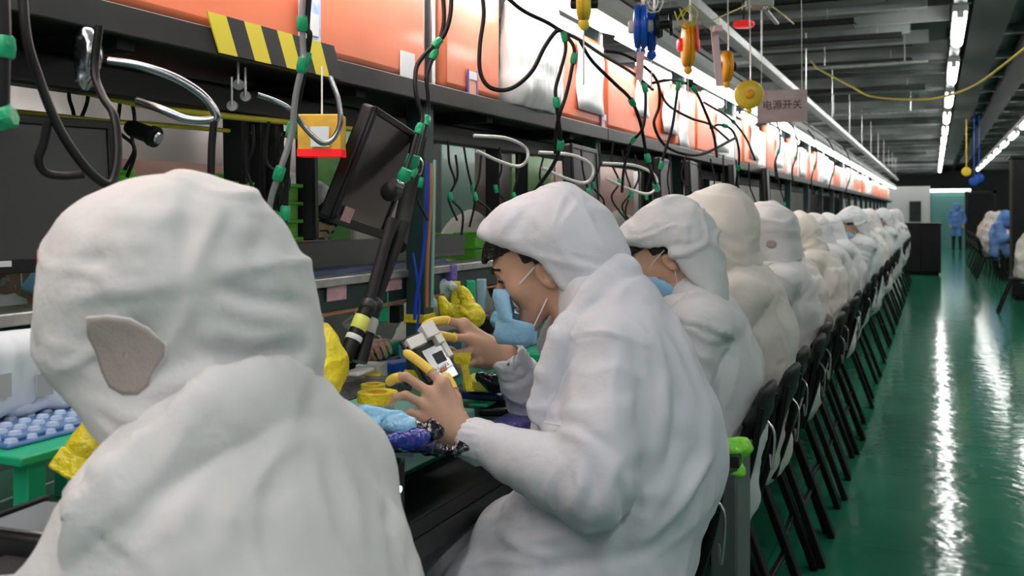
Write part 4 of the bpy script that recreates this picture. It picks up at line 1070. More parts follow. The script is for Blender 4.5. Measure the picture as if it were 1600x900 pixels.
# people on the right of the aisle
b1 = worker('worker in light blue smock bent forward on the right of the aisle', group='people right of the aisle', x=1.12, y=21.4, yaw=math.pi-.1, coat=COAT_L, seed=101, h=.013, hb=.010, hood='closed', hair=False, head=(.22,0,1.24), pitch=30)
for i, (y, m_) in enumerate(((22.4, w5), (23.4, w6), (24.5, w5), (26.0, w6), (28.0, w5))):
    place_copy(m_, 1.15, y, math.pi, f'white coated worker seated {ordn[i]} past the tall black cabinet', group='people right of the aisle')
place_copy(w5, 1.13, 14.6, math.pi+.1, 'white hooded worker in front of the tall black cabinet at the picture edge', group='people right of the aisle')
def walker():
    f = Vector((0,-1,0)); l = Vector((0,0,1)).cross(f); u = Vector((0,0,1)); o = Vector((.72, 37.2, 0)); P = lambda a, b, c: o+f*a+l*b+u*c
    J = dict(f=f, l=l, hip=P(0,0,.92), chest=P(0,0,1.22), neck=P(0,0,1.42), head=P(.01,0,1.55), shL=P(0,.17,1.36), shR=P(0,-.17,1.36), elL=P(-.02,.25,1.10), elR=P(-.02,-.25,1.10),
             wrL=P(.12,.22,.92), wrR=P(.10,-.22,.92), knL=P(.05,.10,.48), knR=P(-.03,-.10,.48), ftL=P(.10,.11,0), ftR=P(-.10,-.11,0), pitch=5)
    J['hf'], J['hu'] = pitched(f, u, 5)
    build_person('person in blue coverall walking up the aisle by the glass partition', J, None, coat=COAT_L, h=.014, hb=.010, seed=5, hood='closed', hair=False)
walker()
tag(MB().box((.25,44,0), (.26,44.01,.01)).obj('floor_marker', DGREY), 'tiny marker at the far end of the floor', 'marker') if False else None
# chairs
ch = make_chair('black chair under the person nearest the camera', -.66, .98, .05)
for i, (y, dx, yw) in enumerate(((2.02,.02,.05),(2.86,0.,.0),(3.66,.0,.03),(4.52,.0,-.04),(5.5,0.,.02),(6.45,0,0),(7.35,.01,.05),(8.4,0,-.03),(9.5,0,.03),(10.6,0,0),(11.7,0,.04),(12.7,0,0),(13.7,0,-.03),(14.8,0,0),(15.8,0,.03),(16.9,0,0),(18.0,0,.03),(19.1,0,0),(20.3,0,0))):
    place_copy(ch, -.70+dx, y, yw, f'black chair under the {ordn[i+1]} person of the near line' if i < 19 else 'black chair')
for i, y in enumerate((3.25, 4.08, 5.02, 5.98)):
    place_copy(ch, -.68, y, .03*(i % 3-1), f'empty-looking black chair pushed in between the {ordn[i+2]} and {ordn[i+3]} person of the near line')
for i, y in enumerate((21.4, 22.4, 23.4, 24.5, 26.0, 28.0)):
    place_copy(ch, 1.05, y, math.pi, f'{ordn[i]} dark chair past the tall cabinet right of the aisle', group='chairs right of the aisle')
place_copy(ch, 1.07, 14.6, math.pi, 'dark chair in front of the tall cabinet', group='chairs right of the aisle')
# bench on the right
for i in range(3):
    y0 = 20.4+i*3.1
    r = thing('workbench', f'{ordn[i]} dark workbench on the right of the aisle', 'workbench', (1.42,y0,0), 'right hand workbenches')
    under(r, MB().box((1.42,y0,.80), (2.6,y0+3.0,.84)).obj('tabletop', BLK, bev=.004), MB().box((1.48,y0+.05,0), (1.53,y0+.1,.8)).box((1.48,y0+2.9,0), (1.53,y0+2.95,.8)).box((2.5,y0+.05,0), (2.55,y0+.1,.8)).box((2.5,y0+2.9,0), (2.55,y0+2.95,.8)).obj('frame', DGREY), MB().box((2.55,y0,.84), (2.6,y0+3,2.2)).obj('back_panel', DGREY),
          MB().box((2.2,y0,1.95), (2.5,y0+3,1.98)).obj('shelf', DGREY), MB().box((2.2,y0+.1,1.90), (2.3,y0+2.9,1.93)).obj('lit_tube', TUBE))
# ================================================================== monitors, arms, cables and clutter
# tilted monitor on its black arm in front of the teal post
tl, tr, bl = W(577,160,2.16), W(650,208,2.44), W(524,347,2.20)
wv = (tr-tl); hv = (tl-bl); cc = tl+wv/2-hv/2
mon, mc, mw, mh, mn = monitor(cc, wv, hv, 'black tilted monitor in front of the teal post, pink label on its lower corner', w=wv.length, h=hv.length*.98, sticker_=(-wv.length*.30, -hv.length*.40, .05, .035, PINKP))
def cable(pts, r, label, m=CABLE, name='cable', tapes=(), group=None, cat=None, sm=8, tm=GREENT):
    """pts in world space; tapes: positions 0..1 with a band of tape round the cable"""
    root = thing(name, label, cat or name.replace('_', ' '), pts[0], group)
    r *= .84; P = [Vector(p) for p in pts]; b = MB().tube(P, r, 8, sm)
    parts = [b.obj('sheath', m)]
    n = len(P)-1
    for t in tapes:
        x = t*n; i = min(int(x), n-1); q = x-i
        A_ = P[max(i-1, 0)]; B_ = P[i]; C_ = P[i+1]; D_ = P[min(i+2, n)]
        cr = lambda q: .5*((2*B_)+(C_-A_)*q+(2*A_-5*B_+4*C_-D_)*q*q+(3*B_-A_-3*C_+D_)*q**3)
        a, b2 = cr(q), cr(q+.01); d = (b2-a).normalized()
        k = r*1.30+.0022
        parts.append(MB().lathe(a-d*.014, d, [(0, k*.9), (.002, k), (.014, k*1.10), (.025, k), (.028, k*.85)], 7).obj('tape_band', tm))
    return under(root, *parts)
def pxs(*q): return [W(*p) for p in q]
k = cable
k(pxs((34,-20,1.25),(42,60,1.25),(60,120,1.26),(85,185,1.27),(110,230,1.28),(140,268,1.3),(168,288,1.32),(180,270,1.34),(184,230,1.36),(178,180,1.38),(160,150,1.4),(148,110,1.42),(155,40,1.42)), .0075, 'thick black cable looping down before the dark monitor at the left edge')
k(pxs((75,190,1.27),(68,225,1.27),(60,250,1.27),(72,270,1.28),(100,275,1.29),(132,272,1.3)), .0070, 'black cable making a small side loop before the dark monitor')
k(pxs((2,-10,1.2),(4,60,1.2),(2,170,1.2),(6,185,1.2)), .012, 'dark cable bundle with green tape at the left picture edge', tapes=(.38,.9))
k(pxs((170,95,1.55),(215,102,1.55),(270,120,1.56),(315,148,1.57),(338,180,1.58),(325,188,1.58),(290,186,1.58),(250,170,1.58),(215,158,1.6)), .0085, 'chrome flexible lamp neck bent in a loop at left', CHROME, 'gooseneck')
k(pxs((335,185,1.58),(331,230,1.58),(330,285,1.58)), .0075, 'black cable dropping from the chrome lamp neck to the lime crates')
k(pxs((-30,100,1.75),(30,113,1.8),(120,140,1.85),(230,165,1.95),(340,180,2.1),(440,190,2.25),(560,203,2.5),(640,213,2.7)), .0085, 'upper yellow air hose running along under the overhead shelf', YELH, 'air_hose')
k(pxs((-30,170,1.75),(60,178,1.8),(150,188,1.9),(260,196,2.05),(400,208,2.3),(480,215,2.45)), .0062, 'lower thinner yellow hose under the overhead shelf', YELH, 'air_hose')
k(pxs((476,-30,1.75),(472,20,1.75),(474,80,1.76),(473,100,1.76),(462,150,1.77),(455,210,1.78),(440,260,1.78),(425,305,1.79),(418,345,1.8)), .0070, 'grey cable hanging before the widest orange panel and tied with green tape', mat('grey_cable', (.32,.33,.33), .4, .3), tapes=(.16,.38,.78))
k(pxs((485,-30,1.76),(480,40,1.76),(484,55,1.76),(478,95,1.77),(468,150,1.78),(456,200,1.79),(450,250,1.79),(446,330,1.8),(444,400,1.8)), .0065, 'black cable strapped beside the grey one, green tape bands', tapes=(.37,.63,.88))
k(pxs((402,148,1.9),(430,158,1.92),(455,172,1.93),(470,192,1.95),(488,212,1.96),(505,224,1.97),(522,215,1.98),(532,190,1.98),(528,155,1.98),(520,132,1.98),(515,120,1.98)), .0068, 'silver flexible neck curving below the hazard tape', CHROME, 'gooseneck')
k(pxs((706,-30,2.3),(704,20,2.3),(696,50,2.3),(684,66,2.3),(664,85,2.28),(651,105,2.27),(649,135,2.26),(653,160,2.26),(660,185,2.26),(650,215,2.24),(640,250,2.22),(630,275,2.2)), .0068, 'black cable curving left off the first chrome post strip', tapes=(.28,.78))
k(pxs((690,-30,2.34),(694,30,2.34),(686,66,2.34),(676,90,2.33),(667,120,2.32),(669,150,2.32),(668,175,2.32),(664,200,2.3),(655,235,2.28),(645,270,2.26),(622,300,2.22)), .0066, 'black cable falling straight beside the first chrome post strip', tapes=(.28,.66,.9))
k(pxs((750,-30,2.2),(756,20,2.2),(750,70,2.2),(750,110,2.2),(762,134,2.2),(785,141,2.2),(808,133,2.2),(832,110,2.2),(850,75,2.2),(866,52,2.2),(876,46,2.2)), .0062, 'black cable sagging in a wide loop across the plastic film')
k(pxs((775,-20,2.35),(815,15,2.4),(855,35,2.45),(876,48,2.5),(905,62,2.6),(940,85,2.8),(985,112,3.05),(1020,140,3.3)), .0062, 'black cable running along the upper edge of the white plastic film')
k(pxs((880,50,2.5),(884,75,2.5),(876,110,2.5),(868,140,2.5),(871,175,2.5),(876,215,2.52),(872,240,2.54),(860,265,2.56),(835,300,2.6)), .0062, 'black cable hanging left in the pair past the plastic film', tapes=(.05,.45,.68))
k(pxs((880,50,2.5),(897,75,2.5),(893,110,2.5),(884,150,2.5),(874,180,2.5),(868,215,2.53),(868,240,2.55)), .0062, 'black cable hanging right in the pair past the plastic film', tapes=(.25,))
k(pxs((905,62,2.65),(925,95,2.7),(960,130,2.75),(985,155,2.8),(1000,190,2.85),(1010,240,2.9),(1020,275,2.9),(1032,310,2.95)), .0062, 'black cable swinging down behind the pink tag', tapes=(.45,.74,.92))
k(pxs((1000,125,2.8),(1008,140,2.8),(1008,180,2.8),(1002,205,2.8),(985,225,2.85),(975,265,2.9),(972,300,2.95)), .0055, 'black cable below the pink tag knotted with green tape', tapes=(.15,.62))
k(pxs((945,80,3.0),(975,85,3.05),(1008,105,3.1),(1028,130,3.15),(1030,165,3.2),(1022,195,3.2),(1040,228,3.25),(1075,242,3.3),(1105,238,3.4),(1150,215,3.6)), .0062, 'black cable making a long low swag across the orange panels')
k(pxs((1018,130,3.15),(1045,125,3.2),(1065,128,3.3),(1085,140,3.3),(1100,170,3.35),(1115,210,3.4),(1120,245,3.5)), .0060, 'black cable arching over the bluish white paper', tapes=(.33,.5))
k(pxs((1060,130,3.2),(1056,160,3.2),(1050,200,3.2),(1038,240,3.2),(1030,270,3.2)), .0058, 'black cable hanging straight before the bluish white paper', tapes=(.06,.88))
k(pxs((1030,140,3.4),(1045,165,3.45),(1080,185,3.5),(1110,195,3.6),(1140,220,3.8)), .0055, 'thin black cable crossing right of the bluish white paper')
k(pxs((1110,200,3.9),(1125,195,3.95),(1145,205,4.0),(1155,240,4.1),(1150,290,4.2)), .006, 'black cable with green tape below the first amber balancer', tapes=(.35,.85))
k(pxs((1100,160,3.9),(1140,185,4.1),(1165,215,4.3),(1180,250,4.5)), .006, 'black cable running to the panels below the hanging sign', tapes=(.4,))
for i, (x, y, d) in enumerate(((1205,205,5.2),(1232,215,5.9),(1262,228,6.8),(1290,240,7.8),(1315,252,9.0))):
    k(pxs((x,y-25,d),(x+10,y-10,d),(x+14,y+20,d),(x+6,y+50,d),(x+8,y+75,d)), .006, f'{ordn[i]} black cable drop beyond the hanging sign', tapes=(.6,), group='far cable drops')
for i, (x, y, d) in enumerate(((740,212,2.75), (842,238,3.0), (942,255,3.4))):
    k(pxs((x,y,d),(x+50,y+4,d+.05),(x+80,y+18,d+.1),(x+84,y+36,d+.1),(x+70,y+48,d+.1),(x+40,y+40,d+.05),(x+5,y+24,d)), .0060, f'white flexible lamp neck loop under the overhead shelf, {ordn[i]} past the teal post', mat('white_flex', (.7,.7,.68), .3, .3), 'gooseneck', group='white lamp necks')
rnd = random.Random(3)
for i, (x, y, d) in enumerate(((112,135,1.9),(135,140,1.9),(190,160,1.95),(205,172,1.95),(700,240,2.9),(712,262,2.9),(752,262,3.0),(908,255,3.3),(958,240,3.5),(992,262,3.7),(1090,270,4.2),(1130,262,4.6),(1170,275,5.0),(1212,275,5.6),(725,250,3.1),(780,250,3.2),(812,262,3.2),(850,262,3.3),(888,262,3.4),(935,245,3.5),(972,255,3.6),(1018,262,3.9),(1048,265,4.0),(1072,262,4.2),(1110,268,4.4),(1150,270,4.8),(655,240,2.6),(420,210,2.1),(395,215,2.1),(445,225,2.2))):
    k(pxs((x,y-20,d),(x+rnd.uniform(-8,8),y+15,d),(x+rnd.uniform(-10,14),y+45,d),(x+rnd.uniform(-20,20),y+70,d),(x+rnd.uniform(-12,24),y+105,d)), .0045, f'thin black wire hanging below the overhead shelf, {ordn[i]} from the camera', group='thin wires under the shelf', tapes=((.5,) if 4 < i < 27 else ()))
k(pxs((1268,95,8.0),(1280,108,7.8),(1330,135,7.2),(1360,150,7.0),(1410,155,6.6),(1465,153,6.2),(1520,135,5.8),(1570,100,5.4),(1620,60,5.2)), .010, 'yellow cable sagging across the ceiling over the aisle', mat('yellow_cable', (.65,.55,.10), .4))
k(pxs((1112,32,4.2),(1140,20,4.3),(1166,8,4.4)), .0045, 'thin yellow wire running left from the emergency light', mat('yellow_cable', (.65,.55,.10), .4))
k(pxs((1206,10,4.5),(1222,22,4.7),(1240,37,5.0)), .0045, 'thin yellow wire running right from the emergency light', mat('yellow_cable', (.65,.55,.10), .4))

# blue and copper cables on the teal post
pc = lambda px, py: W(px, py, 2.66)
k([pc(668,255), pc(666,330), pc(661,400), pc(650,470), pc(648,500)], .006, 'blue cable tied down the teal post', BLUEC)
k([pc(674,255), pc(673,330), pc(668,410), pc(667,480)], .0055, 'copper coloured cable down the teal post', mat('copper_cable', (.55,.20,.08), .4))
k([pc(679,250), pc(678,330), pc(676,420), pc(675,480)], .0055, 'pale green hose down the right edge of the teal post', mat('pale_green_hose', (.25,.5,.42), .3))
k([pc(645,395), pc(652,440), pc(655,480), pc(651,520)], .0045, 'second thin blue cable at the foot of the teal post', BLUEC)

# black tool arm: two padded rods rising to the monitor with yellow and grey labels
def rod(pts, label, bands):
    r = thing('support_arm', label, 'support arm', pts[0], 'monitor support arms'); P = [Vector(p) for p in pts]
    ps = [MB().tube(P[:2], .016, 10, 1).obj('lower_tube', BLK), MB().tube(P[1:], .0125, 10, 1).obj('upper_tube', BLKM), MB().lathe(P[1]-(P[2]-P[1]).normalized()*.012, P[2]-P[1], [(0,.015),(.003,.018),(.018,.018),(.022,.014)], 14).obj('joint_collar', DGREY)]
    for t, m_, L in bands:
        a = P[0].lerp(P[1], t); d = (P[1]-P[0]).normalized(); ps.append(MB().lathe(a, d, [(0,.0165),(.001,.0172),(L,.0172),(L+.001,.0165)], 14).obj('label_band', m_))
    return under(r, *ps)
rod(pxs((538,562,1.90),(575,478,1.95),(612,345,2.12)), 'left black rod carrying the tilted monitor, yellow label band', [(.55, mat('yellow_band', (.75,.8,.15), .4), .028), (.35, PAPER, .010)])
rod(pxs((562,566,1.93),(585,476,1.98),(632,350,2.16)), 'right black rod carrying the tilted monitor, grey label band', [(.5, mat('grey_band', (.45,.46,.47), .4), .03)])
cb = W(640,300,2.3)
r = thing('arm_head', 'black pivot head with chrome ring and green ties at the back of the tilted monitor', 'pivot head', cb)
under(r, MB().tube(pxs((655,215,2.42),(640,290,2.36),(630,340,2.30),(622,385,2.2)), .020, 10, 4).obj('head_tube', BLKM), MB().lathe(W(618,300,2.2), (0,-1,0), [(0,.02),(.03,.022),(.035,.014)], 14).obj('knob', BLK), MB().lathe(W(626,290,2.16), (0,-1,.2), [(0,.010),(.03,.010)], 10).obj('chrome_pin', CHROME),
      MB().tube(pxs((652,242,2.28),(660,255,2.28),(656,272,2.28),(645,265,2.28)), .003, 6).obj('chrome_ring', CHROME), MB().lathe(W(642,262,2.26), (.3,0,1), [(0,.012),(.01,.018),(.03,.016)], 8).obj('green_tie', GREENT), MB().lathe(W(628,283,2.2), (.5,0,1), [(0,.012),(.01,.017),(.03,.013)], 8).obj('green_tie', GREENT))

def blob(name, label, cat, fn, lo, hi, h, m, amp=.004, freq=30, seed=1, group=None, tagit=True):
    S = SDF(lo, hi, h); fn(S); V, Q = S.mesh(1); N = normals(V, Q); V = V+N*((crease(V*freq, seed)*amp)[:, None])
    o = np_obj(name, V, Q, m); return tag(o, label, cat, group) if tagit else o
# yellow taped lamp heads
a = W(515,565,1.86)
blob('taped_lamp_head', 'lamp head wrapped in wrinkled yellow tape beside the black rods', 'lamp head', lambda S: (S.cap(W(500,530,1.88), W(512,562,1.86), .030, .034, .01), S.cap(W(500,560,1.86), W(500,592,1.83), .036, .034, .012), S.cap(W(524,572,1.86), W(512,598,1.84), .024, .026, .012)), a-Vector((.13,.13,.13)), a+Vector((.13,.13,.13)), .006, YEL, .005, 34, 2)
a = W(745,490,2.9)
blob('taped_lamp_head', 'lamp head wrapped in yellow tape behind the masked face', 'lamp head', lambda S: (S.cap(W(706,488,2.85), W(738,494,2.85), .024, .034, .01), S.cap(W(738,494,2.85), W(722,455,2.85), .028, .014, .01), S.cap(W(700,492,2.85), W(690,470,2.85), .02, .012, .01)), a-Vector((.17,.17,.17)), a+Vector((.17,.17,.17)), .006, YEL, .006, 40, 4)
r = thing('taped_block', 'angular block wrapped in smooth yellow tape beside the chin of the foreground hood', 'lamp head', W(150,700,1.32))
def ob(pa, pb, pc_, th, m_, nm, bev=.004):
    A_, B_, C_ = pa, pb, pc_; w_ = B_-A_; h_ = C_-A_; h2 = h_-w_*(h_.dot(w_)/w_.dot(w_)); n_ = w_.cross(h2)
    return MB().obox(A_+w_/2+h2/2, w_, h2, n_, (w_.length/2, h2.length/2, th/2)).obj(nm, m_, bev=bev)
u1 = blob('upper_wrap', '', '', lambda S: (S.cap(W(150,668,1.34), W(140,700,1.33), .020, .030, .005), S.cap(W(140,702,1.33), W(178,708,1.34), .026, .018, .006)), W(150,690,1.33)-Vector((.1,.1,.1)), W(150,690,1.33)+Vector((.1,.1,.1)), .004, YEL, .002, 30, 3, tagit=False)
u2 = ob(W(118,708,1.30), W(152,722,1.36), W(101,745,1.30), .05, YEL, 'lower_block')
under(r, u1, u2)
tag(MB().box((-.02,-.02,-.015), (.02,.02,.015), Matrix.Translation(W(180,728,1.36))).obj('connector', GREENP, bev=.004), 'small green connector beside the yellow taped block', 'connector')

# ---- left side: dark monitor, green stand with clear trays, white hanging bags, machines
monitor(W(0,300,1.62), Vector((.25,1,0)), Vector((-.10,0,1)), 'dark grey monitor at the left edge with white and red stickers', m=mat('grey_monitor_back', (.055,.052,.055), .45), w=.42, h=.27, th=.05, sticker_=(-.01,-.122,.04,.010,PAPER))
c = W(70,406,1.55); tag(MB().obox(c, (cT,sT,0), (0,0,1), (-sT,cT,0), (.012,.016,.002)).obj('red_sticker', mat('red_sticker', (.75,.25,.22), .5), smooth=False), 'small red sticker under the corner of the grey monitor', 'sticker')
def obx(c, w, d, h, m_, name, label, cat, yaw=0, bev=.004, group=None, tilt=0):
    M = Matrix.Translation(Vector(c)) @ Matrix.Rotation(yaw, 4, 'Z') @ Matrix.Rotation(tilt, 4, 'X')
    return tag(MB().box((-d/2,-w/2,0), (d/2,w/2,h), M).obj(name, m_, bev=bev), label, cat, group)
PT = BT+.068
def crate_at(px, py, d, *a, **q): return crate(W(px, py, d), *a, **q)
for i in range(4): crate(WX(255,350,-1.52)+Vector((-.14,.0,.027*i)), 0, .46, .28, .034, f'lime green stacked crate behind the foreground hood, {["lowest","second lowest","second highest","topmost"][i]} of its stack')
for i in range(5): crate(WX(465,428,-1.49)+Vector((-.13,-.135,.045*i)), .03, .27, .26, .050, f'lime green crate right of the foreground hood, {["lowest","second","third","fourth","topmost"][i]} from below')
for i in range(2): crate(WX(355,345,-1.52)+Vector((-.13,.0,.05*i)), 0, .20, .26, .055, f'lime green crate between the two stacks right of the hood top, {["lower","upper"][i]} one')
for i in range(2): crate(WX(165,352,-1.60)+Vector((-.1,.0,.05*i)), -.05, .22, .26, .055, f'lime green crate beside the dark monitor, {["lower","upper"][i]} one')
for i in range(2): crate(WX(735,402,-1.66)+Vector((0,0,.045*i)), 0, .34, .2, .050, f'lime green crate seen between the teal post and the profile hood, {["lower","upper"][i]} one')
for i, (px, py) in enumerate(((985,388),(975,372),(1190,352),(1245,345))): crate(WX(px,py,-1.62), .05*i, .40, .2, .05, f'{ordn[i]} lime green crate beyond the profile hood')
def tray(px, py, d, w, dd, h, label):
    c = W(px, py, d); r = thing('clear_tray', label, 'tray', c, 'blue clear blister trays'); b = MB(); b.box((c.x-dd/2,c.y-w/2,c.z), (c.x+dd/2,c.y+w/2,c.z+h))
    cp = MB()
    for i in range(5):
        for j in range(8): cp.lathe((c.x-dd/2+dd*(i+.5)/5, c.y-w/2+w*(j+.5)/8, c.z+h), (0,0,1), [(0,.010),(.005,.008),(.006,.003)], 8)
    return under(r, b.obj('tray_body', CLEARB, bev=.004), cp.obj('cup_pattern', mat('clear_cup', (.45,.55,.75), .12), ))
g0 = W(80,672,1.52)
r = thing('green_stand', 'green painted low stand under the clear blister trays', 'stand', g0)
M = Matrix.Translation(g0)
under(r, MB().box((-.12,-.17,-.004), (.14,.15,.010), M).obj('stand_top', GREENP, bev=.003), *[MB().box((a_,b_,PT-g0.z), (a_+.03,b_+.03,-.004), M).obj('leg', GREENP, bev=.002) for a_ in (.10,-.11) for b_ in (-.15,.10)])
tray(75,668,1.50,.26,.15,.008,'lower blue clear blister tray on the green stand'); tray(80,657,1.52,.26,.15,.008,'upper blue clear blister tray on the green stand')
def hang_bag(px, py, d, w, h, label, seed):
    c = W(px, py, d); S = SDF(c+Vector((-.07,-.16,-.20)), c+Vector((.07,.16,.04)), .006)
    S.cap(c+Vector((0,-w*.45,0)), c+Vector((0,w*.45,0)), .014, .014, .02); S.cap(c+Vector((0,-w*.3,-.02)), c+Vector((0,-w*.36,-h)), .024, .020, .03, ((0,1,0),1.5)); S.cap(c+Vector((0,w*.3,-.02)), c+Vector((0,w*.22,-h)), .024, .022, .03, ((0,1,0),1.6))
    V, Q = S.mesh(1); V += normals(V, Q)*(crease(V*np.array([20,24,9.]), seed)*.006)[:, None]
    r = thing('white_cloth_sleeve', label, 'cloth', c, 'white sleeves hung over the rail')
    p = [np_obj('cloth', V, Q, PAPER)]
    p.append(MB().obox(c+Vector((.035,-.03,-.055)), (0,1,0), (0,0,1), (1,0,0), (.016,.018,.0012)).obj('grey_patch', mat('grey_patch', (.42,.42,.42), .6), smooth=False)); return under(r, *p)
hang_bag(70,540,1.55,.12,.085,'white cloth piece hung over the rail beside the foreground hood',3); hang_bag(5,540,1.48,.10,.085,'white cloth piece hung over the rail at the left picture edge',5)
tag(MB().tube([W(-40,533,1.5),W(150,533,1.68)], .006, 8, 1).obj('cloth_rail', ALU), 'thin rail carrying the hung white cloth pieces', 'rail')
# black machine with silver tray and round magnet dish in the lower left corner
c = W(84,850,1.10)
r = thing('assembly_fixture', 'black machine box with silver top in the lower left corner', 'machine', c)
M = Matrix.Translation(Vector((c.x,c.y,PT))) @ Matrix.Rotation(.1, 4, 'Z'); H_ = W(90,806,1.12).z-PT
under(r, MB().box((-.07,-.055,0), (.06,.06,H_), M).obj('housing', BLK, bev=.004), MB().box((-.06,-.045,H_), (.05,.05,H_+.004), M).obj('top_plate', SILV, bev=.002), MB().box((-.075,-.06,H_-.008), (-.068,.065,H_+.006), M).obj('back_lip', BLK, bev=.002), MB().tube([M@Vector((.06,-.02,H_-.03)), M@Vector((.075,0,H_-.02)), M@Vector((.06,.03,H_-.03))], .004, 6).obj('latch', CHROME))
c = W(35,868,1.05)
r = thing('round_dish', 'round black dish with a bright silver rim in the lower left corner', 'dish', c)
H_ = c.z-PT
under(r, MB().box((c.x-.09,c.y-.085,PT), (c.x+.06,c.y+.085,c.z-.012)).obj('base', BLK, bev=.006), MB().lathe((c.x,c.y,c.z-.012), (0,0,1), [(0,.072),(.010,.072),(.014,.066),(.012,.056),(.006,.052)], 40).obj('rim', mat('bright_steel', (.80,.81,.83), .25, .35)), MB().lathe((c.x,c.y,c.z-.004), (0,0,1), [(0,.055),(.001,.053),(-.002,.03),(.004,.02),(.004,.001)], 32).obj('cone', mat('cone_black', (.03,.028,.028), .6, bump=.6, bscale=300)))
for i, (a_, b_) in enumerate((((0,745,1.62),(118,706,1.80)), ((0,757,1.55),(150,757,1.6)))):
    q0, q1 = W(*a_), W(*b_); q0.z = q1.z = PT+.0015
    tag(MB().beam(q0, q1, .005, .002).obj('marking_tape', PAPER, smooth=False), ['white marking tape running slantwise on the green mat','white marking tape running level on the green mat'][i], 'tape')

# ---- middle of the bench between the two front people
obx((-1.28,1.98,PT), .34, .24, .004, MATT, 'teal_mat', 'pale teal mat on the bench below the yellow taped lamp head', 'mat')
c = W(652,740,1.80)
r = thing('computer_box', 'black computer box with a lit green button under the near hand', 'computer', (-1.0,1.45,BT))
ta = Vector((-.895, 1.46, BT)); 
under(r, MB().box((-1.25,1.28,BT), (-.885,1.53,BT+.135)).obj('case', BLK, bev=.006), MB().box((-.8845,1.29,BT+.02), (-.8835,1.46,BT+.12)).obj('front_grille', BLKM, bev=.001), MB().lathe((-.884,1.505,BT+.058), (1,0,0), [(0,.006),(.002,.006),(.003,.002)], 14).obj('power_button', mat('lit_green_led', (.3,1,.5), .3, emit=(.35,1.,.55), es=5)), MB().lathe((-.884,1.505,BT+.108), (1,0,0), [(0,.0045),(.002,.004)], 14).obj('reset_button', DGREY))
def lay(px, py, Z): return WZ(px, py, Z)
TZ = BT+.135
mat('ice_blue_bag', (.25,.55,.80), .2, bump=.8, bscale=50)
items = [
 (602,664,TZ+.018,.20,.12,.022,WHT,'white_box','flat white box edge under the blue bag','box',.2),
 (640,676,TZ+.02,.15,.10,.02,NAVY,'navy_pouch','dark navy pouch left of the near hand','pouch',.4),
 (600,690,TZ+.0,.14,.10,.014,mat('grey_film', (.35,.36,.42), .25, bump=.6, bscale=40),'film_bundle','bundle of grey film below the navy pouch','film',.6),
 (640,686,TZ+.008,.12,.012,.006,BLUE,'blue_strip','bright blue strip lying on the black computer box','strip',.5),
 (590,696,TZ-.012,.12,.10,.018,GREENP,'green_tray','small green tray at the edge of the near coat shoulder','tray',.5),
 (600,672,TZ-.0,.08,.06,.008,mat('red_brown', (.5,.10,.05), .4),'red_part','red-brown part lying in the small green tray','part',.2),
 (560,578,PT+.06,.10,.05,.010,WHT,'white_strip_box','white slotted strip box on the teal mat','box',.1),
 (760,604,PT+.05,.16,.16,.02,NAVY,'navy_bundle','dark glossy bundle of film between the hands and the coat','film',.0),
 (770,618,PT+.03,.22,.05,.008,GREENP,'green_board','narrow green circuit board under the far wrist','circuit board',.1),
 (775,632,PT+.02,.10,.07,.02,BLK,'black_part','small black part with a white label in front of the coat','part',.3),
 (752,588,PT+.09,.10,.07,.03,mat('yellow_green_part', (.55,.55,.08), .4),'yellow_part','yellow-green bracket beside the far hand','bracket',.2),
 (810,650,PT+.02,.14,.08,.05,mat('violet_tray', (.10,.08,.35), .3, bump=1, bscale=70),'violet_tray','speckled violet tray against the front of the coat','tray',.0),
 (700,520,PT+.07,.12,.10,.05,GREENP,'green_clip','green plastic holder behind the raised module','holder',.0),
 (600,535,PT+.06,.16,.06,.05,GREENP,'green_bracket','green bracket tray behind the black rods','holder',.1),
 (590,560,PT+.02,.20,.12,.03,BLK,'black_case','low black case behind the black rods','case',.1),
 (800,520,PT+.05,.20,.12,.05,mat('ice_blue_bag', (.25,.55,.80), .2),'blue_box','light blue box behind the mask','box',.0),
 (845,548,PT+.05,.12,.10,.03,GREENP,'green_block','green block just below the chin of the masked face','block',.0)]
for (px, py, Z, w, d, h, m_, nm, lb, ct, yw) in items:
    c = WZ(px, py, Z); c.z = Z-h
    S = obx(c, w, d, h, m_, nm, lb, ct, yaw=yw, bev=min(h*.3, .006))
    # things that stand on something lower get their support
for i, (px, py, Z, rr, hh) in enumerate(((590,612,TZ+.065,.040,.020),(583,600,PT+.07,.03,.02))):
    c = WZ(px, py, Z); r = thing('tape_roll', ['roll of yellow tape on the blue bag by the near fingertips','smaller roll of yellow tape behind the first'][i], 'tape roll', c, 'yellow tape rolls')
    under(r, MB().lathe(c-Vector((0,0,hh)), (0,0,1), [(0,rr*.55),(0,rr),(hh,rr),(hh,rr*.55),(0,rr*.55)], 32).obj('tape', YEL), MB().lathe(c-Vector((0,0,hh)), (0,0,1), [(0,rr*.5),(0,rr*.56),(hh,rr*.56),(hh,rr*.5),(0,rr*.5)], 32).obj('core', CARD))
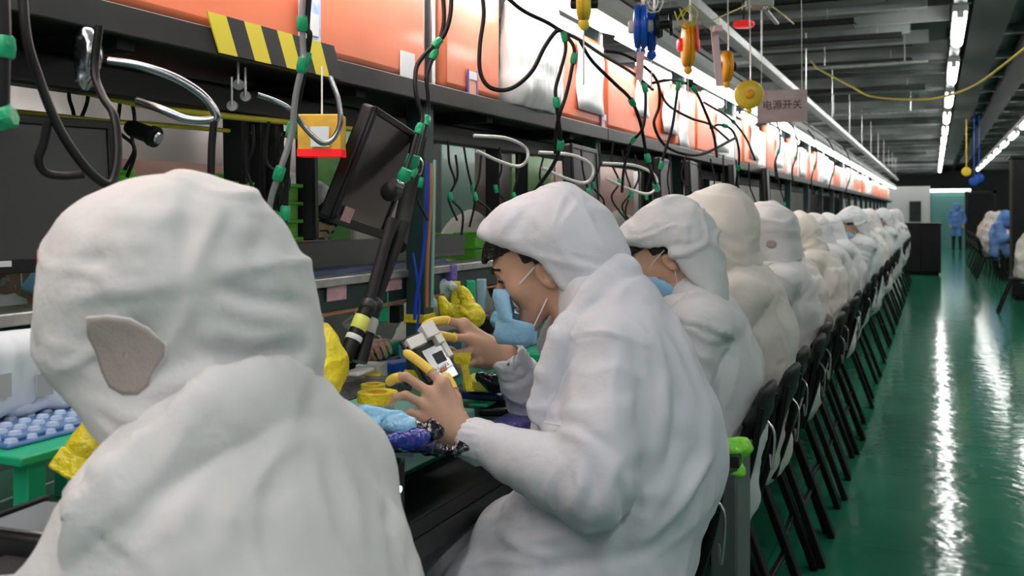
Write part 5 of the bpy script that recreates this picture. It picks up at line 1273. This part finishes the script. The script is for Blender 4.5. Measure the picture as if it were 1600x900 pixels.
# stack under the items so nothing hovers
obx((-1.06,1.66,PT), .42, .30, TZ-PT-.002, MATT, 'mat_block', 'teal topped block the bags and tape rolls lie on', 'block')
obx((-1.42,2.05,PT), .5, .22, .035, mat('dark_film', (.03,.03,.035), .25, bump=.6, bscale=30), 'parts_tray', 'dark tray of parts behind the teal mat', 'tray')
rnd = random.Random(8)
cols = [GREENP, BLK, NAVY, YEL, WHT, BLUE, mat('ice_blue_bag', (0,0,0)), GREENT, SILV, BLKM]
nm = ['green box','black box','navy pouch','yellow box','white box','blue box','light blue bag','green cup','silver tin','black case']
for i in range(30):
    j = i % 10; y = 1.9+i*.13+rnd.uniform(0,.06); x = -1.5+rnd.uniform(-.18,.08)
    obx((x,y,PT), rnd.uniform(.05,.12), rnd.uniform(.04,.09), rnd.uniform(.02,.09), cols[j], nm[j].replace(' ', '_'), f'small {nm[j]} on the bench beyond the rods, {ordn[i//10]} of its kind', nm[j].split()[1], yaw=rnd.uniform(-.5,.5), group='small boxes on the bench')
FILMK = mat('black_glossy_film', (.012,.012,.02), .12, bump=.8, bscale=45, spec=.8)
def crumple(px, py, d, rx, rz, m_, name, label, cat, seed, h=.006):
    c = W(px, py, d); cx = Vector((cT,sT,0))
    S = SDF(c-Vector((rx+.06,)*3), c+Vector((rx+.06,)*3), h); rr_ = random.Random(seed)
    for q in range(5):
        a_ = c+cx*rr_.uniform(-rx,rx)*.8+Vector((0,0,rr_.uniform(-rz,rz)*.5)); b_ = c+cx*rr_.uniform(-rx,rx)*.9+Vector((-sT,cT,0))*rr_.uniform(-rx,rx)*.6+Vector((0,0,rr_.uniform(-rz,rz)*.6))
        S.cap(a_, b_, rz*.42, rz*.3, .012)
    V, Q = S.mesh(1); V = V+normals(V, Q)*(crease(V*32, seed)*.006+sharp(V*18, seed+1, .2)*.005)[:, None]
    return tag(np_obj(name, V, Q, m_), label, cat)
for a_ in ((592,652,1.74,.045,.020,MATS['ice_blue_bag'],'plastic_bag','crinkled light blue plastic bag below the yellow tape rolls','bag',11),(622,660,1.72,.04,.016,MATS['ice_blue_bag'],'plastic_bag','smaller light blue plastic bag under the near fingertips','bag',12),(655,668,1.72,.05,.022,FILMK,'black_film','crumpled black film under the near hand','film',1),(628,690,1.66,.05,.02,mat('blue_violet_film', (.03,.05,.35), .15, bump=.8, bscale=50, spec=.8),'blue_film','crumpled blue film at the edge of the computer box','film',2),
 (695,700,1.78,.05,.016,FILMK,'black_film','flat black film below the near wrist','film',3),(585,640,2.0,.045,.022,mat('clear_bag', (.62,.72,.78), .1, bump=.8, bscale=40, spec=.8),'clear_bag','clear crinkled bag left of the yellow tape rolls','bag',4),
 (770,596,2.25,.06,.03,FILMK,'black_film','glossy black film bundle behind the near hand, under the far wrist','film',5),(660,480,2.9,.05,.035,mat('clear_bag', (0,0,0)),'clear_bag','white crinkled bag right of the foot of the teal post','bag',6),
 (560,500,2.6,.05,.025,WHT,'white_cloth','white cloth bundle behind the black rods','cloth',7),(480,490,2.5,.05,.03,mat('pale_yellow_bag', (.75,.70,.25), .4, bump=.6, bscale=40),'yellow_bag','pale yellow bag beside the hood of the nearest person','bag',8),
 (800,500,2.7,.06,.03,mat('ice_blue_bag', (0,0,0)),'blue_bag','light blue bag behind the blue mask','bag',9),(690,455,3.0,.05,.04,mat('clear_bag', (0,0,0)),'clear_bag','clear hanging bag right of the teal post','bag',10)):
    crumple(*a_)
# green cups and upright yellow strips at the back of the bench
for i, (px, py, d, w, h, m_, nm_) in enumerate(((508,455,2.75,.03,.10,GREENP,'green_holder'),(497,460,2.7,.02,.09,YEL,'yellow_strip'),(598,478,2.7,.04,.09,GREENP,'green_holder'),(620,490,2.8,.05,.05,BLK,'black_clamp'),(712,462,3.0,.03,.09,YEL,'yellow_strip'),(735,465,3.05,.03,.11,GREENP,'green_holder'),(752,460,3.1,.025,.10,mat('pale_blue_strip', (.35,.5,.65), .4),'blue_strip'),(780,475,3.1,.10,.06,GREENP,'green_holder'),(578,468,2.75,.05,.05,mat('bare_hand_colour', (.55,.33,.22), .5),'tan_case'))):
    c = W(px, py, d); obx(c-Vector((0,0,h/2)), w, .03, h, m_, nm_, f'{nm_.replace("_"," ")} standing at the back of the bench, {ordn[i]} from the nearest hood', nm_.split('_')[1], yaw=TH+.2*(i % 3-1), bev=.004)
# pink labels on the teal bar, paper cards
for i, (px, py, w) in enumerate(((525,452,.085),(612,438,.10))):
    c = WX(px, py, -1.396); tag(MB().box((-1.396,c.y-w/2,c.z-.028), (-1.3925,c.y+w/2,c.z+.028)).obj('pink_label', PINKP, smooth=False), ['pink label on the teal bar left of the black rods','pink label on the teal bar right of the black rods'][i], 'label')
c = WX(704,428,-1.39); obx(c-Vector((0,0,.03)), .04, .03, .06, mat('violet_box', (.16,.10,.45), .3, bump=.5, bscale=80), 'violet_box', 'small violet box hung on the rail right of the teal post', 'box')
tag(MB().obox(W(600,400,2.3), (cT,sT,0), (0,0,1), (-sT,cT,0), (.001,.001,.001)).obj('x', BLK), 'x', 'x') if False else None
# grey sheet metal guard behind the rods, between rail and far workers
c0, c1 = WX(468,398,-1.5), WX(742,378,-1.5)
r = thing('grey_guard', 'dark grey guard plate lying along the rail below the tilted monitor', 'guard plate', c0)
under(r, MB().box((-1.51,1.85,1.225), (-1.50,3.0,1.30)).obj('plate', mat('grey_guard_plate', (.14,.145,.14), .4, .2), bev=.003), MB().box((-1.51,1.85,1.212), (-1.44,2.75,1.226)).obj('blue_film_strip', mat('blue_grey_film', (.08,.11,.22), .25), bev=.002))
# yellow and red carton under the shelf
c = W(503,212,2.12)
r = thing('carton', 'yellow carton with a red bottom edge hung under the overhead shelf', 'carton', c)
A_ = [Vector((cT,sT,0)), Vector((0,0,1)), Vector((-sT,cT,0))]
under(r, MB().obox(c, *A_, (.048,.045,.03)).obj('box', CARD, bev=.003), MB().obox(c-Vector((0,0,.039)), *A_, (.0485,.008,.0305)).obj('red_edge', REDP, smooth=False), MB().obox(c+Vector((.018,-.034,-.005)), *A_, (.02,.022,.0008)).obj('white_panel', PAPER, smooth=False), MB().tube([c, Vector((c.x,c.y,1.70))], .002, 6, 1).obj('string', WHT))
# dark standing boxes and lamps under the shelf
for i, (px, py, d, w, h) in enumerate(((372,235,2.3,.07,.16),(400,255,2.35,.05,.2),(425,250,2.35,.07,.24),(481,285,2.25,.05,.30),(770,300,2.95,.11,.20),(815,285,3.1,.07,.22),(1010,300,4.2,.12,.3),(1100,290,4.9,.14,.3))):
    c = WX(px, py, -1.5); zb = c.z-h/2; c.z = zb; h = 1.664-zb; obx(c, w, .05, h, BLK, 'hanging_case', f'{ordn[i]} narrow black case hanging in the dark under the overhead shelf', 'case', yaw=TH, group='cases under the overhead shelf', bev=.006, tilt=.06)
for i, (px, d) in enumerate(((915,3.45),(1040,5.0),(1085,5.6),(1150,6.6),(1200,7.8))):
    c = W(px, 290, d); monitor(c, Vector((-.1,1,0)), Vector((-.05,0,1)), f'dark grey monitor of the bench line, {ordn[i]} beyond the profile hood', w=.38, h=.28, group='monitors along the bench', m=mat('grey_monitor_back', (0,0,0)))
# black cylinder lamp and tangle at upper left
r = thing('barrel_lamp', 'black barrel shaped lamp under the shelf at left', 'lamp', W(225,212,1.8))
under(r, MB().lathe(W(200,198,1.82), W(252,218,1.80)-W(200,198,1.82), [(0,.012),(.01,.016),(.05,.016),(.055,.020),(.066,.020),(.066,.012)], 20).obj('barrel', BLK), MB().lathe(W(247,216,1.80), W(252,218,1.80)-W(200,198,1.82), [(0,.012),(.004,.010)], 16).obj('lens', SILV))
r = thing('foil_wrap', 'crumpled silver foil sleeve hanging from the shelf at left', 'foil', W(138,90,1.6))
b_ = blob('foil', '', '', lambda S: S.chain([W(135,50,1.6), W(140,85,1.6), W(133,125,1.6)], [.012,.018,.014], .01), W(138,90,1.6)-Vector((.07,.07,.07)), W(138,90,1.6)+Vector((.07,.07,.07)), .004, CHROME, .005, 60, 3, tagit=False)
under(r, b_)
for i, (px, py, d) in enumerate(((362,165,2.0),(372,132,2.0),(383,150,2.02))):
    c = W(px, py, d); tag(MB().lathe(c, (-sT,cT,0), [(0,.011),(.01,.011),(.012,.006)], 14).tube([c, c+Vector((0,0,.06))], .003, 6, 1).obj('hanging_hook', ALU), f'{["left","upper","right"][i]} small metal hook hanging below the hazard tape', 'hook', 'hooks under the hazard tape')
# electrical box on the first post
# ---- tool balancers on the aluminium rail
def balancer(px, py, d, R_, m_, label, ax, th=.05, m2=BLK, cord=.1):
    c = W(px, py, d); ax = Vector(ax).normalized(); r = thing('tool_balancer', label, 'tool balancer', c, 'tool balancers on the rail')
    p = [MB().lathe(c-ax*th/2, ax, [(0,R_*.5),(.004,R_*.92),(.010,R_),(th*.42,R_),(th*.46,R_*.90),(th*.54,R_*.90),(th*.58,R_),(th-.010,R_),(th-.004,R_*.92),(th,R_*.5)], 36).obj('drum', m_),
         MB().tube([c+Vector((0,0,R_*.9)), c+Vector((.008,0,R_*1.15)), Vector((c.x,c.y,2.34)), Vector((c.x-.01,c.y,2.345))], .0035, 6).obj('hook', ALU),
         MB().tube([c-Vector((0,0,R_*.9)), c-Vector((0,0,R_+cord))], .002, 6, 1).obj('cord', WHT), MB().lathe(c-Vector((0,0,R_*1.0)), (0,0,-1), [(0,.012),(.012,.014),(.022,.006)], 12).obj('cord_guide', m_)]
    subpart(p[0], MB().lathe(c-ax*(th/2+.014), ax, [(0,R_*.22),(.004,R_*.30),(.014,R_*.30)], 20).obj('hub', m2), MB().lathe(c+ax*(th/2), ax, [(0,R_*.30),(.012,R_*.30),(.016,R_*.22)], 20).obj('hub', m2))
    return under(r, *p)
balancer(1001,42,2.62,.060,BLUE,'bright blue drum balancer, left of the blue pair',(.95,.25,0),.040, WHT)
balancer(1018,50,2.66,.055,BLUE,'blue drum balancer with black side wheel',(.95,.25,0),.030, BLK)
tag(MB().lathe(W(1024,40,2.6), (.95,.25,.05), [(0,.02),(.002,.035),(.012,.035),(.014,.012),(.035,.012),(.037,.030),(.045,.030),(.047,.01)], 24).obj('adjusting_wheel', BLK), 'black adjusting wheel beside the blue balancers', 'wheel')
balancer(1075,70,3.05,.072,ORGR,'tall amber balancer with red side, nearest of the amber ones',(.93,.35,0),.040, REDP)
balancer(1135,104,3.65,.060,ORGR,'amber balancer hanging edge-on, second amber one',(.9,.4,0),.040, BLK)
balancer(1170,148,4.15,.062,mat('yellow_drum', (.85,.60,.04), .35),'yellow drum balancer turned face-on beside the sign',(.35,-.94,0),.045, ORGR)
balancer(912,6,2.25,.040,mat('yellow_drum', (.85,.60,.04), .35),'small yellow hook block above the first lamp',(.9,.3,0),.035, BLK, .15)
for i, (x, y, d) in enumerate(((1076,25,2.9),(1068,30,2.95),(1014,5,2.6),(1022,4,2.62))):
    k(pxs((x-14,y-12,d),(x-6,y+8,d),(x+6,y+14,d),(x+14,y-4,d),(x+2,y-16,d),(x-10,y+2,d)), .0028, f'loose {["outer yellow","inner yellow","outer white","inner white"][i]} cord coil above the balancers', [YELH,WHT][i//2], 'cord_coil')
tag(MB().lathe(W(1086,58,3.0), (.95,.25,0), [(0,.01),(.006,.055),(.010,.055),(.012,.01)], 4).obj('red_tag', mat('dull_red', (.6,.12,.08), .5), smooth=False), 'dull red tag beside the tall amber balancer', 'tag')
r = thing('pink_tag', 'pale pink tag hanging below the blue balancers', 'tag', W(1000,105,2.6))
under(r, MB().obox(W(1000,103,2.6), (cT,sT,0), (.06,0,1), (-sT,cT,0), (.010,.038,.001)).obj('tag_card', PINKP, smooth=False), MB().tube(pxs((1000,82,2.6),(1001,70,2.6)), .0015, 6, 1).obj('string', WHT))
r = thing('pink_strip', 'long pale pink strip hung over the aluminium rail', 'strip', W(1120,80,3.35))
under(r, MB().obox(W(1120,88,3.35), (cT,sT,0), (-.09,-.03,1), (-sT,cT,0), (.013,.105,.003)).obj('strip', mat('pale_pink_strip', (.68,.52,.54), .4, bump=.4, bscale=30), bev=.002), MB().obox(W(1121,46,3.34), (cT,sT,0), (0,0,1), (-sT,cT,0), (.016,.012,.02)).obj('fold', mat('pale_pink_strip', (0,0,0)), bev=.006))
# hanging sign
c = W(1222,166,4.6); fx = Vector((cT,sT,0)); 
r = thing('hanging_sign', 'pinkish hanging sign with Chinese characters below the rail', 'sign', c)
sg = MB().obox(c, fx+Vector((0,0,.035)), Vector((0,0,1)), (-sT,cT,0), (.120,.078,.002)).obj('board', mat('sign_film', (.50,.37,.37), .18, bump=.35, bscale=12, var=.12), smooth=False)
tx = bpy.data.curves.new('t', 'FONT'); tx.body = '\u7535\u6e90\u5f00\u5173'; tx.size = .048; tx.align_x = 'CENTER'; tx.align_y = 'CENTER'; tx.extrude = .0006
to = bpy.data.objects.new('t', tx); C.objects.link(to); bpy.context.view_layer.update()
me = bpy.data.meshes.new_from_object(to.evaluated_get(bpy.context.evaluated_depsgraph_get())); bpy.data.objects.remove(to)
me.materials.clear(); me.materials.append(mat('sign_ink', (.12,.05,.05), .5)); lt = bpy.data.objects.new('lettering', me); C.objects.link(lt)
lt.matrix_world = Matrix.Translation(c+Vector((sT,-cT,0))*.004+Vector((0,0,.004))) @ Matrix.Rotation(TH, 4, 'Z') @ Matrix.Rotation(math.pi/2, 4, 'X') @ Matrix.Rotation(.038, 4, 'Z')
st = MB().tube([c-fx*.10+Vector((0,0,.07)), Vector((c.x-.10*cT,c.y,2.35))], .0015, 6, 1).tube([c+fx*.095+Vector((0,0,.078)), Vector((c.x+.095*cT,c.y,2.96))], .0018, 6, 1).obj('hanging_wires', WHT)
mw_ = lt.matrix_world.copy(); under(r, sg, st); lt.parent = r; lt.matrix_basis = Matrix.Translation(-r.location) @ mw_
# emergency light and red alarm lamp
c = W(1184,8,4.6); r = thing('emergency_light', 'off-white twin-lens emergency light box under the ceiling', 'light', c)
under(r, MB().obox(c, fx, (0,0,1), (-sT,cT,0), (.066,.016,.05)).obj('body', mat('putty_plastic', (.42,.43,.38), .4), bev=.006), MB().lathe(W(1171,12,4.55), (0,-1,-.4), [(0,.012),(.02,.015),(.024,.010)], 16).obj('lens', SILV), MB().lathe(W(1197,12,4.55), (0,-1,-.4), [(0,.012),(.02,.015),(.024,.010)], 16).obj('lens', SILV), MB().tube([c, Vector((c.x,c.y,3.0))], .008, 6, 1).obj('stem', DGREY), MB().beam(W(1195,14,4.6), W(1214,37,4.9), .02, .01).obj('strut', ALU))
c = W(1162,38,4.6); r = thing('alarm_lamp', 'round red alarm lamp under the ceiling', 'lamp', c)
under(r, MB().lathe(c-Vector((0,0,.014)), (0,0,1), [(0,.044),(.006,.050),(.022,.050),(.028,.042),(.030,.01)], 28).obj('dome', REDP), MB().tube([c, Vector((c.x,c.y,3.0))], .005, 6, 1).obj('stem', DGREY))
# right side small blue reels far away
for i, (px, py) in enumerate(((1522,283),(1530,278),(1510,268))):
    c = W(px, py, 18); tag(MB().lathe(c, (0,1,0), [(0,.03),(.01,.085),(.06,.085),(.07,.03)], 20).tube([c, Vector((c.x,c.y,3.2))], .008, 6, 1).obj('tool_balancer', BLUE if i < 2 else mat('yellow_drum', (0,0,0))), ['far blue balancer hanging right of the aisle lights','second far blue balancer beside the first','far yellow balancer left of the blue ones'][i], 'tool balancer', 'far balancers')
# thin grey bin with lime bag between chairs
r = thing('waste_bin', 'narrow dark grey bin standing between the chairs', 'bin', (-.47,2.42,0))
under(r, MB().box((-.50,2.34,.01), (-.435,2.52,.78)).obj('bin_body', mat('bin_grey', (.10,.12,.12), .45), bev=.006), MB().box((-.505,2.335,.76), (-.43,2.525,.79)).obj('bin_rim', DGREY, bev=.003))
a = W(1146,715,2.33)
blob('lime_bag', 'crumpled lime green bag over the narrow bin between the chairs', 'bag', lambda S: (S.cap(W(1133,700,2.36), W(1160,700,2.36), .022, .022, .02), S.cap(W(1137,720,2.36), W(1150,735,2.34), .026, .018, .02)), a-Vector((.1,.1,.1)), a+Vector((.1,.1,.1)), .005, mat('lime_bag', (.25,.80,.06), .25, bump=.8, bscale=50), .007, 40, 5)
# module held in the hands
dv = W(672,560,2.0); ax = (W(705,535,2.03)-W(650,560,1.98)).normalized(); ay = (W(690,610,1.98)-W(650,530,2.02)); ay = (ay-ax*ay.dot(ax)).normalized(); az = ax.cross(ay)
if az.dot(Vector((0,0,CAMH))-dv) < 0: az = -az
r = thing('electronic_module', 'white and silver electronic module held between the two hands', 'electronic module', dv); p = []
D = lambda a_, b_, c_: dv+ax*a_+ay*b_+az*c_
bxm = lambda a_, b_, c_, h_, nm_, m_, bv=.0015: p.append(MB().obox(D(a_, b_, c_), ax, ay, az, h_).obj(nm_, m_, bev=bv))
bxm(0,0,0,(.042,.060,.006),'base_board',mat('board_dark', (.02,.03,.03), .4)); bxm(.008,.010,.010,(.024,.028,.006),'heat_sink',SILV)
bxm(-.018,-.040,.014,(.020,.012,.010),'white_connector',WHT); bxm(.020,-.050,.016,(.015,.016,.014),'white_connector',WHT); bxm(.030,-.024,.016,(.008,.010,.012),'white_connector',WHT); bxm(.036,.0,.012,(.006,.018,.008),'white_connector',WHT)
bxm(-.032,.005,.006,(.007,.045,.010),'black_side_frame',BLK); bxm(.010,.048,.008,(.022,.012,.006),'metal_shield',SILV); bxm(.012,.010,.0165,(.012,.012,.001),'chip',DGREY)
for j in range(7): bxm(-.014+j*.006,.030,.017,(.0012,.003,.002),'solder_pin',SILV,.0003)
bxm(.006,.036,.014,(.008,.005,.004),'coil',mat('copper_cable', (0,0,0)))
under(r, *p)
c = W(722,560,2.08); r = thing('yellow_tape_flag', 'yellow tape flag sticking out behind the held module', 'tape', c)
under(r, MB().obox(c, (cT,sT,0), (.15,0,1), (-sT,cT,0), (.018,.012,.001)).obj('flag', YEL, smooth=False), MB().obox(W(730,590,2.08), (cT,sT,0), (-.25,0,1), (-sT,cT,0), (.008,.030,.001)).obj('tail', YEL, smooth=False))
